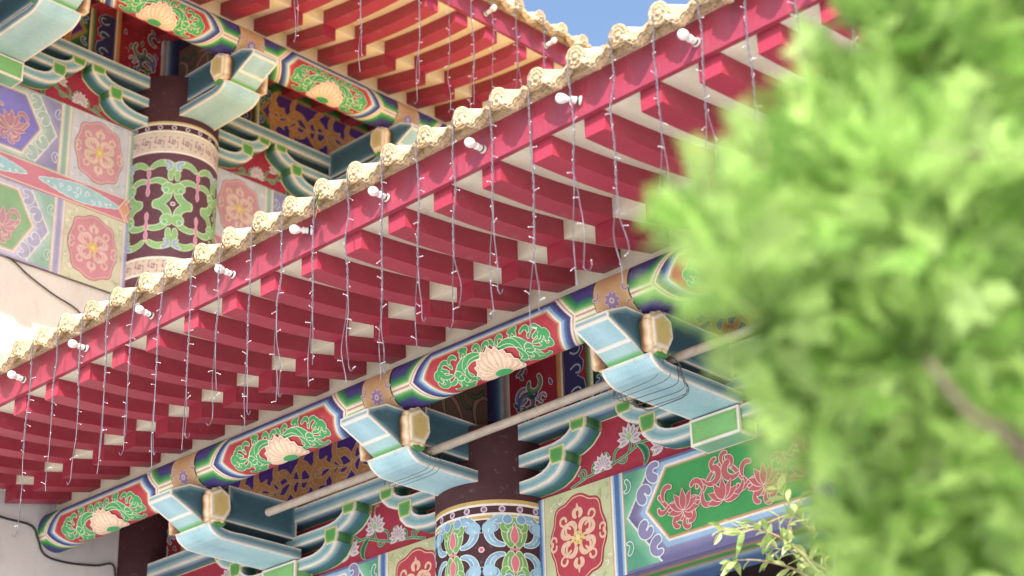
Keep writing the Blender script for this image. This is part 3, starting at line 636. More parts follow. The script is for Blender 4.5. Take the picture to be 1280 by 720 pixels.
def sideboard(parent, c, d, mat):
    """brown scroll board standing on the bracket beam"""
    mb = MB(); mb.box(c-.025, c+.025, .06, .60, 4.931+d, 5.20+d, H(124, 96, 80))
    for sg in (-1, 1):
        B = Brush(mb, lambda s, t, h, sg=sg: (c+sg*(.025+h), min(s, .597), min(t, 5.197+d)), .001)
        for i in range(5):
            B.stroke(curl(.14+.10*i, 4.95+d+.02*(i % 2), 1.2, .22, (-1)**i*2.4, 14), taper(14, .012, .034, .012), H(168, 132, 108), H(84, 62, 56), ow=.005, h=i % 2)
            B.stroke(curl(.10+.11*i, 5.14+d, -.9, .15, (-1)**i*2.8, 12), taper(12, .010, .022, .010), H(84, 112, 76), H(56, 44, 44), ow=.004, h=2)
        B.stroke([(.07, 4.945+d), (.59, 4.945+d)], .02, H(70, 66, 110), CREAM, ow=.003, h=4)
    return mb.build('bracket_side_board', mat, parent)

def ceil_out(v): return 5.155+.108*(1.634-v)-.010*math.sin(PI*max(0, min(1, (v-.98)/.65)))
def raf_out(v): return 5.079+.095*(1.601-v)-.010*math.sin(PI*max(0, min(1, (v-.98)/.62)))
def raf_in(v): return 5.134+.213*(.638-v)

def column_mesh(kind, d):
    """painted column standing at the module origin, kind 'acanthus' (lower) or 'vine' (upper)"""
    mb = MB(); r = .28
    def M(a, z, h): return ((r+h)*math.sin(a/r), (r+h)*math.cos(a/r), z)     # a = arc length from the outward direction
    n = 56; an = np.linspace(-PI, PI, n+1)*r
    def band(z0, z1, c0, c1=None, rr=0):
        c1 = c0 if c1 is None else c1
        mb.grid(np.array([[M(a, z, rr) for z in (z0, z1)] for a in an]), np.array([[c0, c1]]*(n+1)), True)
    B = Brush(mb, M, .0012)
    BR = H(74, 36, 42)
    if kind == 'acanthus':
        band(0, 4.904, BR)
        zt = 4.546
        for a, b, c_ in ((4.530, 4.547, H(196, 164, 84)), (4.519, 4.530, CREAM), (4.476, 4.487, CREAM), (4.462, 4.476, H(196, 164, 84)), (4.456, 4.462, CREAM)): band(a, b, c_, rr=.002)
        k = 22; per = 2*PI*r/k
        for i in range(k):
            a = i*per; B.disc((a, 4.503), .0155, H(206, 190, 206), B.h+.002); B.disc((a, 4.503), .009, H(140, 96, 130), B.h+.003)
        per = 2*PI*r/6; LB = H(116, 158, 192); LBo = H(206, 222, 228); Gc = H(112, 168, 86)
        for row in range(6):
            zc = 4.318-.27*row
            for i in range(6):
                ax = i*per
                for qz in (-1, 1):
                    for qx in (-1, 1):
                        B.stroke(curl(ax+qx*.018, zc+qz*.022, math.atan2(qz, qx*.45), .125, -qx*qz*-1.5, 14), taper(14, .026, .062, .022), Gc, H(206, 220, 180), ow=.004, h=1)
                        B.stroke(curl(ax+qx*.034, zc+qz*.085, math.atan2(qz*.4, qx), .05, qx*qz*3.0, 10), taper(10, .014, .026, .012), Gc, H(206, 220, 180), ow=.003, h=2)
                        p = curl(ax+qx*(per/2)-qx*.022, zc+qz*.020, math.atan2(qz*.35, -qx), .155, -qx*qz*-1*2.9, 18, 1.0)
                        p = curl(ax+qx*.052, zc+qz*.022, math.atan2(qz*.05, qx), .215, qx*qz*3.6, 20, 1.0)
                        B.stroke(p, taper(20, .014, .056, .030), LB, LBo, ow=.004, h=1, col2=H(150, 190, 212))
                        B.stroke(p[3:16], .004, LBo, None, h=7, cap=False); B.stroke(curl(p[8][0], p[8][1], math.atan2(qz, qx), .035, -qx*qz*2.4, 8), .004, LBo, None, h=7)
                        B.stroke(curl(ax+qx*.028, zc+qz*.035, math.atan2(qz, qx*.3), .075, qx*qz*1.6, 9), .004, H(206, 220, 180), None, h=7)
                        B.disc(p[-1], .024, LBo, B.h+.0034); B.disc(p[-1], .020, LB, B.h+.0042); B.disc(p[10], .032, H(150, 190, 212), B.h+.0040)
                        B.stroke(curl(p[10][0], p[10][1], math.atan2(-qz*.5, -qx), .05, -qx*qz*3.4, 11), taper(11, .016, .030, .012), LB, LBo, ow=.003, h=3)
                    B.petal((ax, zc+qz*.025), qz*PI/2, .085, .034, H(206, 108, 120), H(230, 196, 196), .004, h=5)
                B.stroke([(ax-.018, zc), (ax+.018, zc)], .012, H(214, 130, 140), None, h=6)
                B.disc((ax+per/2, zc), .014, H(226, 190, 196), B.h+.005); B.disc((ax+per/2, zc), .008, H(206, 90, 120), B.h+.0058)
    else:
        VB_ = H(98, 58, 72); band(5.7, 6.47, BR); band(6.47, 7.34, VB_); band(7.34, 7.859, BR)
        GK = H(206, 190, 176)
        for a, b, c_ in ((7.532, 7.547, H(196, 170, 110)), (7.524, 7.532, CREAM), (7.478, 7.488, CREAM), (7.468, 7.478, H(200, 190, 150)), (7.350, 7.468, GK), (7.338, 7.350, CREAM), (6.655, 6.668, CREAM), (6.565, 6.655, GK), (6.552, 6.565, CREAM), (6.44, 6.452, CREAM)): band(a, b, c_, rr=.002)
        k = 22; per = 2*PI*r/k
        for i in range(k):
            a = i*per; B.disc((a, 7.505), .015, H(206, 190, 206), B.h+.002); B.disc((a, 7.505), .009, H(96, 58, 72), B.h+.003)
            for zc in (7.409, 6.61):
                hh = .034
                for q in (-1, 1):
                    B.stroke(np.array([(a-.030*q, zc+q*hh), (a+.024*q, zc+q*hh), (a+.024*q, zc-q*.006), (a-.008*q, zc-q*.006), (a-.008*q, zc+q*.014), (a+.008*q, zc+q*.014)]), .0055, H(140, 104, 112), None, h=3)
                B.disc((a+.026, zc), .006, H(196, 90, 120), B.h+.0045)
        G = H(134, 184, 112); GO = H(210, 224, 192); LB = H(150, 166, 206)
        per = 2*PI*r/6
        for i in range(6):
            a0 = i*per
            for qz in (-1, 1):
                zc = 7.004
                for qx in (-1, 1):
                    # big C vines with leaf heads facing the bead axis
                    p = curl(a0+qx*.022, zc+qz*.15, math.atan2(qz*.25, qx), .25, -qx*qz*3.4, 20, 1.0)
                    B.stroke(p, taper(20, .026, .046, .040), G, GO, ow=.0045, h=1, col2=H(120, 178, 120))
                    q = p[9]; B.disc(q, .040, GO, B.h+.003); B.disc(q, .035, G, B.h+.0037); B.disc((q[0]-qx*.012, q[1]-.014), .018, GO, B.h+.0044); B.disc((q[0]-qx*.012, q[1]-.014), .014, H(104, 176, 132), B.h+.005)
                    B.stroke(curl(a0+qx*.02, zc+qz*.24, math.atan2(qz, qx*1.1), .22, -qx*qz*2.6, 16, 1.0), taper(16, .026, .055, .022), G, GO, ow=.0035, h=1)
                    B.stroke(curl(a0+qx*.10, zc+qz*.275, math.atan2(-qz*.4, qx), .07, -qx*qz*3.0, 10), taper(10, .02, .028, .014), LB, GO, ow=.003, h=3)
                for j, z in enumerate((.05, .11, .17)): B.petal((a0, zc+qz*z), qz*PI/2, .07, .020, H(206, 130, 160), H(232, 200, 210), .003, h=5)
            B.disc((a0+per/2, 7.004), .015, H(226, 196, 206), B.h+.004); B.disc((a0+per/2, 7.004), .007, H(120, 80, 96), B.h+.005)
    mb.grid(np.array([[(q*r*math.sin(a/r), q*r*math.cos(a/r), 7.859 if kind != 'acanthus' else 4.904) for q in (0, 1)] for a in an]), BR, False)
    return mb

def build_eave(root, d, SP, u0, u1, raf_phase, raf_sp, tile_phase, bays, brackets, colmesh, pals, skip=()):
    P = root
    # --- brackets, corbels, side boards, bands: built once, then copied along the eave
    protos = None
    for k in brackets:
        c = k*SP
        iscol = (k % 2 == 0)
        if k in skip: continue
        if protos is None:
            br = bracket(P, 0, d, M_paint); kids = [o for o in P.children if o.name.startswith('bracket_')]
            sb = sideboard(P, 0, d, M_paint)
            if not sb: sb = [o for o in P.children if o.name.startswith('bracket_side_board')][0]
            bd = purlin_band(P, 0, d, M_paint)
            kc = corbels(P, 0, d, False, M_paint); km = corbels(P, 0, d, True, M_paint)
            protos = [o for o in kids if o is not sb]+[bd]; sbu = False
            for o in protos: o.location = (c, 0, 0)
            used = {True: None, False: None}; pc = {True: kc, False: km}
            pc[iscol].location = (c, 0, 0); used[iscol] = 1
        else:
            for o in protos: dup(o, P, (c, 0, 0))
        if iscol:
            if not sbu: sb.location = (c, 0, 0); sbu = True
            else: dup(sb, P, (c, 0, 0))
        if False: pass
        elif k != brackets[0]:
            if used[iscol] is None: pc[iscol].location = (c, 0, 0); used[iscol] = 1
            else: dup(pc[iscol], P, (c, 0, 0))
    # --- columns
    if colmesh is not None:
        cm = column_mesh(colmesh, d).build('column', M_paint, P)
        first = True
        for k in brackets:
            if k % 2 == 0:
                if first: cm.location = (k*SP, 0, 0); first = False
                else: dup(cm, P, (k*SP, 0, 0))
                if k in skip:
                    e_ = MB(); e_.tube([(k*SP, 0, 4.90), (k*SP, 0, 5.32)], .28, H(74, 36, 42), 40); e_.build('column_head', M_paint, P)
    # --- bays between columns
    for j, c in enumerate(bays):
        for zz0, zz1, pal, under in pals:
            tie_beam(P, c, SP, zz0, zz1, pal, M_paint, under)
        frieze(P, c, SP, d, M_paint)
        mb = MB(); V = .114      # continuous wall beam over the corbels
        fr = [(0, CREAM), (.04, CREAM), (.1, LTEAL), (.45, H(74, 110, 150)), (.8, H(70, 140, 120)), (.9, H(60, 150, 100)), (.93, CREAM), (1, CREAM)]
        mb.grid(np.array([[(c+s, V*(1-f)+.002*f, 4.832+d) for f, _ in fr] for s in (-SP, SP)]), np.array([[k for _, k in fr]]*2), False)
        fr = [(0, CREAM), (.12, CREAM), (.25, LTEAL), (.6, H(96, 140, 160)), (.85, LTEAL), (.92, CREAM), (1, CREAM)]
        mb.grid(np.array([[(c+s, V, 4.832+d+.073*f) for f, _ in fr] for s in (-SP, SP)]), np.array([[k for _, k in fr]]*2), False)
        mb.grid(np.array([[(c+s, V*q, 4.905+d) for q in (0, 1)] for s in (-SP, SP)]), TEAL, False)
        mb.build('wall_beam', M_paint, P)
    for k in brackets[:-1]:
        lo = k*SP
        kk = k if k % 2 == 0 else k+1      # nearest column index of this half bay
        # plant springs from the column side
        flip = 1 if k % 2 == 0 else -1
        mid = (k+.5)*SP
        spandrel_half(P, mid, SP/2, d, flip)
        purlin(P, mid, SP/2, d, M_paint)
    # --- rafters
    n0 = math.ceil((u0-raf_phase)/raf_sp); n1 = math.floor((u1-raf_phase)/raf_sp)
    w = .0475
    mi = MB(); mi.prism([(.983, raf_in(.983)), (-.02, raf_in(-.02)), (-.02, raf_in(-.02)+.10), (.983, raf_in(.983)+.10)], -w, w, RED)
    mo = MB(); vs = [1.601, 1.5, 1.4, 1.3, 1.2, 1.1, .985]
    A = [(v, raf_out(v)) for v in vs]+[(v, raf_out(v)+.12) for v in vs[::-1]]; mo.prism(A, -w, w, RED)
    ri = ro = None
    for i in range(n0, n1+1):
        u = raf_phase+i*raf_sp
        if ri is None:
            ri = mi.build('rafter', M_red, P); ro = mo.build('flying_rafter', M_red, P); ri.location = (u, 0, d); ro.location = (u, 0, d)
        else:
            for q in (ri, ro):
                o = dup(q, P, (u+rng.uniform(-.003, .003), 0, d+rng.uniform(-.0025, .001))); o.rotation_euler = (0, 0, rng.uniform(-.003, .003))
    # --- boards between and above the rafters
    mb = MB(); vs = np.linspace(1.6065, .984, 9); zo = lambda v: ceil_out(v)+d
    mb.grid(np.array([[(u, v, zo(v)) for v in vs] for u in (u0, u1)]), WHITE, True)
    mb.grid(np.array([[(u, v, zo(v)+.05) for v in vs] for u in (u0, u1)]), WHITE, True)
    mb.face([(u0, 1.6065, zo(1.6065)), (u1, 1.6065, zo(1.6065)), (u1, 1.6065, zo(1.6065)+.05), (u0, 1.6065, zo(1.6065)+.05)], WHITE); mb.build('ceiling_board', M_pale_bounce if d > 1 else M_pale, P)
    mb = MB(); mb.prism([(.9835, raf_in(.9835)+.079+d), (-.05, raf_in(-.05)+.079+d), (-.05, raf_in(-.05)+.13+d), (.9835, ceil_out(.984)+.05+d)], u0, u1, WHITE); mb.build('ceiling_board', M_pale_bounce if d > 1 else M_pale, P)
    mb = MB(); mb.prism([(.630, 5.085+d), (.646, 5.085+d), (.646, raf_in(.64)+.078+d), (.630, raf_in(.64)+.078+d)], u0, u1, WHITE); mb.build('blocking_board', M_pale_bounce if d > 1 else M_pale, P)
    mb = MB(); mb.box(u0, u1, 1.608, 1.630, 5.152+d, 5.322+d, RED); mb.build('fascia_board', M_fascia, P)
    # --- tiles
    rz = lambda v: 5.322+.43*(1.720-v)+d
    n0 = math.ceil((u0-tile_phase)/TS); n1 = math.floor((u1-tile_phase)/TS)
    ct = MB(); R = .038
    an = np.linspace(0, 2*PI, 21); prof_v = [1.712, 1.700, 1.60, 1.45]
    ct.grid(np.array([[((R if v < 1.72 else R*1.04)*math.cos(a), v, rz(v)-d+R*math.sin(a)) for v in prof_v] for a in an]), WHITE, True)
    ctb = ct.build('cover_tile', M_tile, P)
    cap = MB()
    prof = [(.001, .013), (.010, .012), (.013, .006), (.020, .005), (.024, .010), (.030, .011), (.033, .005), (.038, .006), (.043, .013), (.049, .012), (.051, .004), (.049, -.014), (.040, -.020)]
    prof = [(a*.84, b*(.5 if b > 0 else 1)) for a, b in prof]; cap.lathe(prof, (0, 1.722, 5.326), (0, 1, -.18), WHITE, 22)
    for i in range(8):
        a = i*PI/4; cap.sphere((.024*math.cos(a), 1.7255, 5.324+.024*math.sin(a)), .006, WHITE, 6, 5)
    cap.sphere((0, 1.7255, 5.324), .009, WHITE, 8, 6)
    capo = cap.build('tile_cap', M_tan, ctb)
    dt = MB(); hw = TS/2-.036
    us = np.linspace(-hw, hw, 15)
    sag = lambda u: -.020*math.cos(u/hw*PI/2)
    # pan
    for dz in (0, -.014):
        dt.grid(np.array([[(u, v, rz(v)-d-.012+sag(u)+dz) for v in (1.728, 1.60, 1.45)] for u in us]), WHITE, True)
    # hanging lip with a lobed outline and a rounded relief
    drop = lambda u: .006+.036*(1-abs(u)/hw)**.8+.005*abs(math.sin(u/hw*PI*2.5))
    for vv in (1.742, 1.714):
        dt.grid(np.array([[(u, vv+(.006*f if vv > 1.72 else 0), 5.300+sag(u)+.004-(drop(u)+.004)*f) for f in (0, .35, .7, 1)] for u in us]), WHITE, True)
    dt.grid(np.array([[(u, vv, 5.300+sag(u)-drop(u)) for vv in (1.748, 1.714)] for u in us]), WHITE, False)
    dt.grid(np.array([[(u, vv, 5.304+sag(u)) for vv in (1.742, 1.714)] for u in us]), WHITE, False)
    for u in (-hw, hw): dt.face([(u, 1.742, 5.304), (u, 1.714, 5.304), (u, 1.714, 5.30-drop(u)), (u, 1.748, 5.30-drop(u))], WHITE)
    for sg in (-1, 1):
        p = curl(sg*.008, 0, PI/2 if sg > 0 else PI/2, .055, -sg*3.4, 12); dt.tube([(a[0], 1.750, 5.254+a[1]*.55+sag(a[0])+.012) for a in p], .0045, WHITE, 5)
    dt.sphere((0, 1.749, 5.254), .008, WHITE, 7, 5)
    drp = dt.build('drip_tile', M_tan, P)
    first = True
    for i in range(n0, n1+1):
        u = tile_phase+i*TS
        if first: ctb.location = (u, -.025, d+.019); drp.location = (u+TS/2, -.025, d+.019); first = False
        else:
            o = dup(ctb, P, (u+rng.uniform(-.003, .003), -.025+rng.uniform(-.006, .004), d+.019+rng.uniform(-.002, .003)))
            o = dup(drp, P, (u+TS/2+rng.uniform(-.004, .004), -.025+rng.uniform(-.005, .005), d+.019+rng.uniform(-.003, .002))); o.rotation_euler = (0, 0, rng.uniform(-.006, .006))
    # roof slope with its ribs, one sheet
    us = []; zs = []
    for i in range(n0, n1+1):
        u = tile_phase+i*TS
        for k in range(12):
            uu = k/12*TS; us.append(u+uu)
            dd = min(uu, TS-uu); zs.append(math.sqrt(max(0, R*R-dd*dd)) if dd < R else -.012-.018*math.sin((uu-R)/(TS-2*R)*PI))
    vs = np.array([1.70, 1.2, .6, 0, -.8, -1.9]); rise = np.array([0, .2, .44, .70, 1.08, 1.66])
    mb = MB(); mb.grid(np.array([[(u, v, 5.341+d+q+z) for v, q in zip(vs, rise)] for u, z in zip(us, zs)]), WHITE, True)
    mb.grid(np.array([[(u, v, 5.31+d+q) for v, q in zip(vs, rise)] for u in (us[0], us[-1])]), WHITE, False)
    mb.build('roof', M_roof, P)
    mb = MB(); mb.box(u0, u1, 1.585, 1.660, 5.303+d, 5.322+d, WHITE); mb.build('tile_bed', M_tan, P)

def spandrel_half(P, mid, half, d, flip):
    """one half bay from a column (flip=+1: column at mid-half) to a middle bracket"""
    mb = MB(); z0, z1 = Z_BEAM1+d+.001, 4.905+d; V = .002
    base = H(168, 34, 62)
    mb.box(mid-half, mid+half, V-.05, V, z0, z1, base)
    M = lambda s, t, h: (s, V+h, t)
    B = Brush(mb, M); f = flip; W = H(206, 190, 196); out = H(236, 226, 220)
    X = lambda s: mid+f*(s-half)
    G = H(46, 132, 96); GO = H(180, 204, 160)
    stem = np.array([(.47, 4.575), (.56, 4.60), (.68, 4.612), (.79, 4.64), (.88, 4.675), (.98, 4.672)])
    t = np.linspace(0, 5, 26); sx = np.array([X(a) for a in np.interp(t, range(6), stem[:, 0])]); sz = np.interp(t, range(6), stem[:, 1])+d
    B.stroke(np.stack([sx, sz], 1), .008, G, GO, ow=.0025)
    for (s, z, a, l, tu) in ((.55, 4.597, 1.2, .06, 2.8), (.60, 4.605, 1.9, .07, -2.6), (.66, 4.612, .6, .09, 2.4), (.72, 4.62, 1.6, .10, -2.2), (.80, 4.645, .9, .10, 2.6), (.85, 4.66, 1.9, .12, 2.4), (.92, 4.675, .4, .11, 2.2), (.95, 4.672, -1.0, .07, -2.2), (.75, 4.62, -.5, .06, 2.5), (.52, 4.587, .8, .05, 3)):
        B.stroke(curl(X(s), z+d, a if f > 0 else PI-a, l, tu*f, 12), taper(12, .006, .016, .006), G, GO, ow=.0022, h=1)
    p = curl(X(.86), 4.67+d, -.6 if f > 0 else PI+.6, .12, -2.0*f, 12); B.stroke(p, taper(12, .008, .058, .006), G, GO, ow=.0025, h=2)
    B.stroke(p, taper(12, .002, .022, .002), DGREEN, None, h=4, cap=False)
    for (s, z, k, a, heart) in ((.815, 4.715, .075, PI/2, LGREEN), (.655, 4.63, .062, PI/2, None), (1.0, 4.635, .078, PI/2-.15, None)):
        lotus(B, X(s), z+d, k, a, W, H(170, 140, 156), out, heart, 4, 1.0, h=3)
    B.stroke(curl(X(.82), 4.79+d, PI/2, .05, 2.5*f, 8), .006, G, GO, ow=.002, h=2)
    return mb.build('spandrel_board', M_paint, P)

# ================================================================ the two buildings
wing = tag(empty('temple_wing', (-6.096, 6.274, 0), PI), 'low temple wing with maroon rafters crossing the view and a blue leaf painted column', 'temple wing')
build_eave(wing, 0.0, 1.38, -4.35, 2.605, -1.313, RS, -.368+.0235, [-1.38, 1.38], [-2, -1, 0, 1, 2], 'acanthus', [(Z_BEAM0, Z_BEAM1, PAL_GREEN, True)], (2,))
mb = MB(); mb.box(-4.3, -2.95, -.25, .0, 0, 5.25); mb.box(-4.3, -4.1, -3.0, -.25, 0, 5.2); mb.build('end_wall', M_plaster, wing)
mb = MB(); mb.box(-4.1, 2.6, -1.5, -1.4, 0, 4.9); mb.build('door_screen', M_dark, wing)  # dark sheet behind the opening, interior shade put into its colour
mb = MB(); mb.box(-4.3, 2.6, -1.6, .9, 0, .12); mb.build('plinth', M_plaster, wing)
mb = MB(); mb.box(-4.3, 2.6, -1.6, -.05, 5.30, 5.34); mb.build('inner_ceiling', M_dark, wing)

hall = tag(empty('temple_hall', (-8.705, 6.24, 0), -PI/2), 'tall temple hall at upper left with green vine column and pink medallion beams', 'temple hall')
ZD = 2.955
build_eave(hall, ZD, 1.245, -3.3, 4.3, -1.12, .247, -1.26, [-1.245, 1.245], [-2, -1, 0, 1, 2], 'vine', [(7.06, 7.515, haze_wash(PAL_VIOLET, .28), False), (6.45, 6.91, haze_wash(PAL_SOFT, .32), False)], ())  # both beam palettes carry the haze in their colours
mb = MB(); mb.box(-3.3, 4.3, -.25, .0, 0, 6.449); mb.box(-3.3, 4.3, -.25, -.10, 6.449, 8.2); mb.build('wall', M_plaster, hall)
# rose coloured band with cloud lozenges between the two tie beams
for c in (-1.245, 1.245):
    mb = MB(); L = 1.245-.275; z0, z1 = 6.911, 7.059; M = lambda s, t, h: (c+s, .026+h, t)
    mb.box(c-L, c+L, -.1, .0255, z0, z1, PINK); B = Brush(mb, M, .001)
    PK = H(198, 122, 142)
    bordered(mb, [(-L, z0), (L, z0), (L, z1), (-L, z1)], lambda s, t: M(s, t, 0), [(0, CREAM), (.006, H(206, 176, 150)), (.010, PK), (.03, PK)])
    zc = (z0+z1)/2
    for m in (-.62, .62, 0):
        s_ = np.linspace(-.27, .27, 34); wv = .052*(1-(np.abs(s_)/.28)**1.5)+.004*np.abs(np.sin(s_*60))
        B.blob(list(zip(m+s_, zc+wv))+list(zip(m+s_[::-1], zc-wv[::-1])), H(150, 196, 206), H(226, 226, 230), .004)
        for i in range(11):
            x = m-.21+.042*i; B.stroke(curl(x, zc-.01, rng.uniform(0, 6), .085*(1-abs(x-m)/.3), 5.2*(-1)**i, 14), .005, H(232, 230, 234), None, h=3)
    for sg in (-1, 1):
        x = sg*(L-.075)
        B.stroke([(x+sg*.05, z1-.004), (x, zc), (x+sg*.05, z0+.004)], .016, H(214, 160, 130), CREAM, ow=.005, h=1, cap=False)
        B.blob([(x+sg*.03+.026*math.cos(q), zc+.036*math.sin(q)) for q in np.arange(12)*PI/6], H(214, 150, 120), CREAM, .004, h=2)
    mb.build('rose_band', M_paint, hall)

# ================================================================ ground
mb = MB(); mb.face([(-400, -400, 0), (400, -400, 0), (400, 400, 0), (-400, 400, 0)], WHITE); g = tag(mb.build('ground', M_ground), kind='structure')

# ================================================================ pipe, cables, bulbs, light strings
mb = MB(); mb.tube([(x, .0, 4.717-.004*math.sin((x+7.1)*1.2)) for x in np.linspace(-7.09, -2.0, 16)], .0195, WHITE, 10)
o = mb.build('steel_pipe', M_pole); o.location = (0, 5.75, 0)
tag(o, 'thin beige steel pipe lying across the painted brackets of the low wing', 'pipe')
rr = random.Random(3)
mb = MB()
for i in range(7):
    c = (-4.716, 5.68+.02*i, 4.66); pts = []
    for t in np.linspace(0, 2*PI*.92, 22):
        pts.append((c[0]+(.142+.01*rr.random())*math.copysign(abs(math.cos(t+.3*i))**.35, math.cos(t+.3*i)), c[1]+.05*math.sin(t*1.0+i)-.03*math.cos(t), c[2]+.0+(.066)*math.copysign(abs(math.sin(t+.3*i))**.5, math.sin(t+.3*i))))
    mb.tube(pts, .0016, WHITE, 4)
tag(mb.build('tie_wire', M_dwire), 'loops of dark wire wound round the bracket arm and pipe, next to the conifer', 'wire')
mb = MB()
for i in range(3):
    c = (-6.096, 5.72+.03*i, 4.66); mb.tube([(c[0]+.142*math.copysign(abs(math.cos(t))**.3, math.cos(t)), c[1]+.03*math.sin(t), c[2]+.056*math.copysign(abs(math.sin(t))**.4, math.sin(t))) for t in np.linspace(0, 6.2, 22)], .0014, WHITE, 4)
tag(mb.build('tie_wire', M_dwire), 'thin dark wire wound round the bracket arm above the leaf painted column', 'wire')
def sm(pts, n=40):
    pts = np.array(pts, float); t = np.linspace(0, len(pts)-1, n); k = np.minimum(t.astype(int), len(pts)-2); f = (t-k)[:, None]
    P0 = pts[np.maximum(k-1, 0)]; P1 = pts[k]; P2 = pts[k+1]; P3 = pts[np.minimum(k+2, len(pts)-1)]
    return .5*((2*P1)+(-P0+P2)*f+(2*P0-5*P1+4*P2-P3)*f**2+(-P0+3*P1-3*P2+P3)*f**3)
X0 = -8.692
mb = MB(); mb.tube(sm([(X0, 4.7, 6.452), (X0, 5.10, 6.462), (X0, 5.219, 6.448), (X0, 5.342, 6.385), (X0, 5.501, 6.325), (X0, 5.688, 6.265), (X0, 5.80, 6.10), (X0+.02, 5.85, 5.95)]), .0045, WHITE, 6)
tag(mb.build('cable', M_black), 'black cable sagging down the pale wall below the painted beams of the tall hall', 'cable')
mb = MB(); mb.tube(sm([(X0, 4.9, 5.03), (X0, 5.3, 5.0), (X0+.0, 5.48, 4.995), (X0, 5.53, 4.93), (X0, 5.56, 4.87), (X0, 5.62, 4.845), (X0, 5.75, 4.845), (X0, 5.90, 4.865), (X0, 6.01, 4.885), (X0, 6.02, 4.70)]), .006, WHITE, 6)
tag(mb.build('cable', M_black), 'black cable on pale wall looping under the left end of the painted eave log', 'cable')

# bulbs: screwed sockets on the fascia
def make_bulb():
    r = empty('light_bulb')
    k = MB(); k.lathe([(.001, 0), (.021, 0), (.021, .008), (.017, .012), (.015, .040), (.017, .044), (.017, .052), (.010, .054)], (0, 0, 0), (0, 1, .06), WHITE, 14); k.build('socket', M_bulb, r)
    k = MB(); k.lathe([(.018, .013), (.0185, .013), (.0185, .022), (.018, .022)], (0, 0, 0), (0, 1, .06), WHITE, 14); k.build('socket_ring', M_black, r)
    k = MB(); k.lathe([(.009, .050), (.011, .058), (.017, .068), (.0225, .080), (.024, .092), (.022, .104), (.015, .113), (.006, .1165), (.001, .117)], (0, 0, 0), (0, 1, .06), WHITE, 16); k.build('glass_globe', M_bulb, r)
    return r
bulb0 = make_bulb(); BS = .80
def place(proto, used, loc, rz, tilt=0):
    if not used[0]: o = proto; used[0] = True
    else:
        o = proto.copy(); COL.objects.link(o)
        for ch in list(proto.children):
            q = ch.copy(); COL.objects.link(q); q.parent = o
    o.location = loc; o.rotation_euler = (tilt+rng.uniform(-.06, .06), rng.uniform(-.05, .05), rz+rng.uniform(-.06, .06)); o.scale = (BS,)*3; return o
ub = [False]
lowb = [-7.99, -7.49, -7.0, -6.521, -5.967, -5.47, -5.034, -4.512, -4.025, -3.50, -3.0, -2.5]
BW = ['leftmost bulb in view on the maroon fascia, at the left edge of the picture', 'second white bulb from the left on the maroon fascia', 'third white bulb from the left on the maroon fascia', 'white bulb on the maroon fascia just below the foot of the vine painted column', 'white bulb on the maroon fascia beside the tile with a weed tuft', 'bulb near the middle of the maroon fascia, facing the viewer end on', 'white bulb on the maroon fascia below the last red rafters of the hall', 'white bulb on the maroon fascia where the two eaves meet against the sky', 'rightmost bulb in view on the maroon fascia, facing the viewer near the conifer']
yaws = [0, .05, -.05, .03, .0, -.62, .05, -.03, -.75, 0, 0, 0]
for i, x in enumerate(lowb):
    o = place(bulb0, ub, (x-.0235, 4.642, 5.212+(.02 if i in (5,) else 0)), PI+yaws[i], .0)
    j = i-1
    tag(o, BW[j] if 0 <= j < len(BW) else ('white bulb on the maroon fascia beyond the left edge' if j < 0 else 'white bulb on the maroon fascia hidden behind the conifer'), 'light bulb', 'white bulbs along the low eave')
for i, y in enumerate((8.30, 7.78, 7.26, 6.72, 6.2, 5.7, 5.2)):
    o = place(bulb0, ub, (-8.705+1.632, y+.018, 5.212+ZD), -PI/2, .0)
    tag(o, ('white bulb at the far end of the hall fascia just above the low tiles', 'white bulb on the shaded pink fascia of the tall hall against the sky side', 'white bulb at the top edge of the picture on the hall fascia')[i] if i < 3 else 'white bulb on the hall fascia above the top of the picture', 'light bulb', 'white bulbs along the tall hall eave')

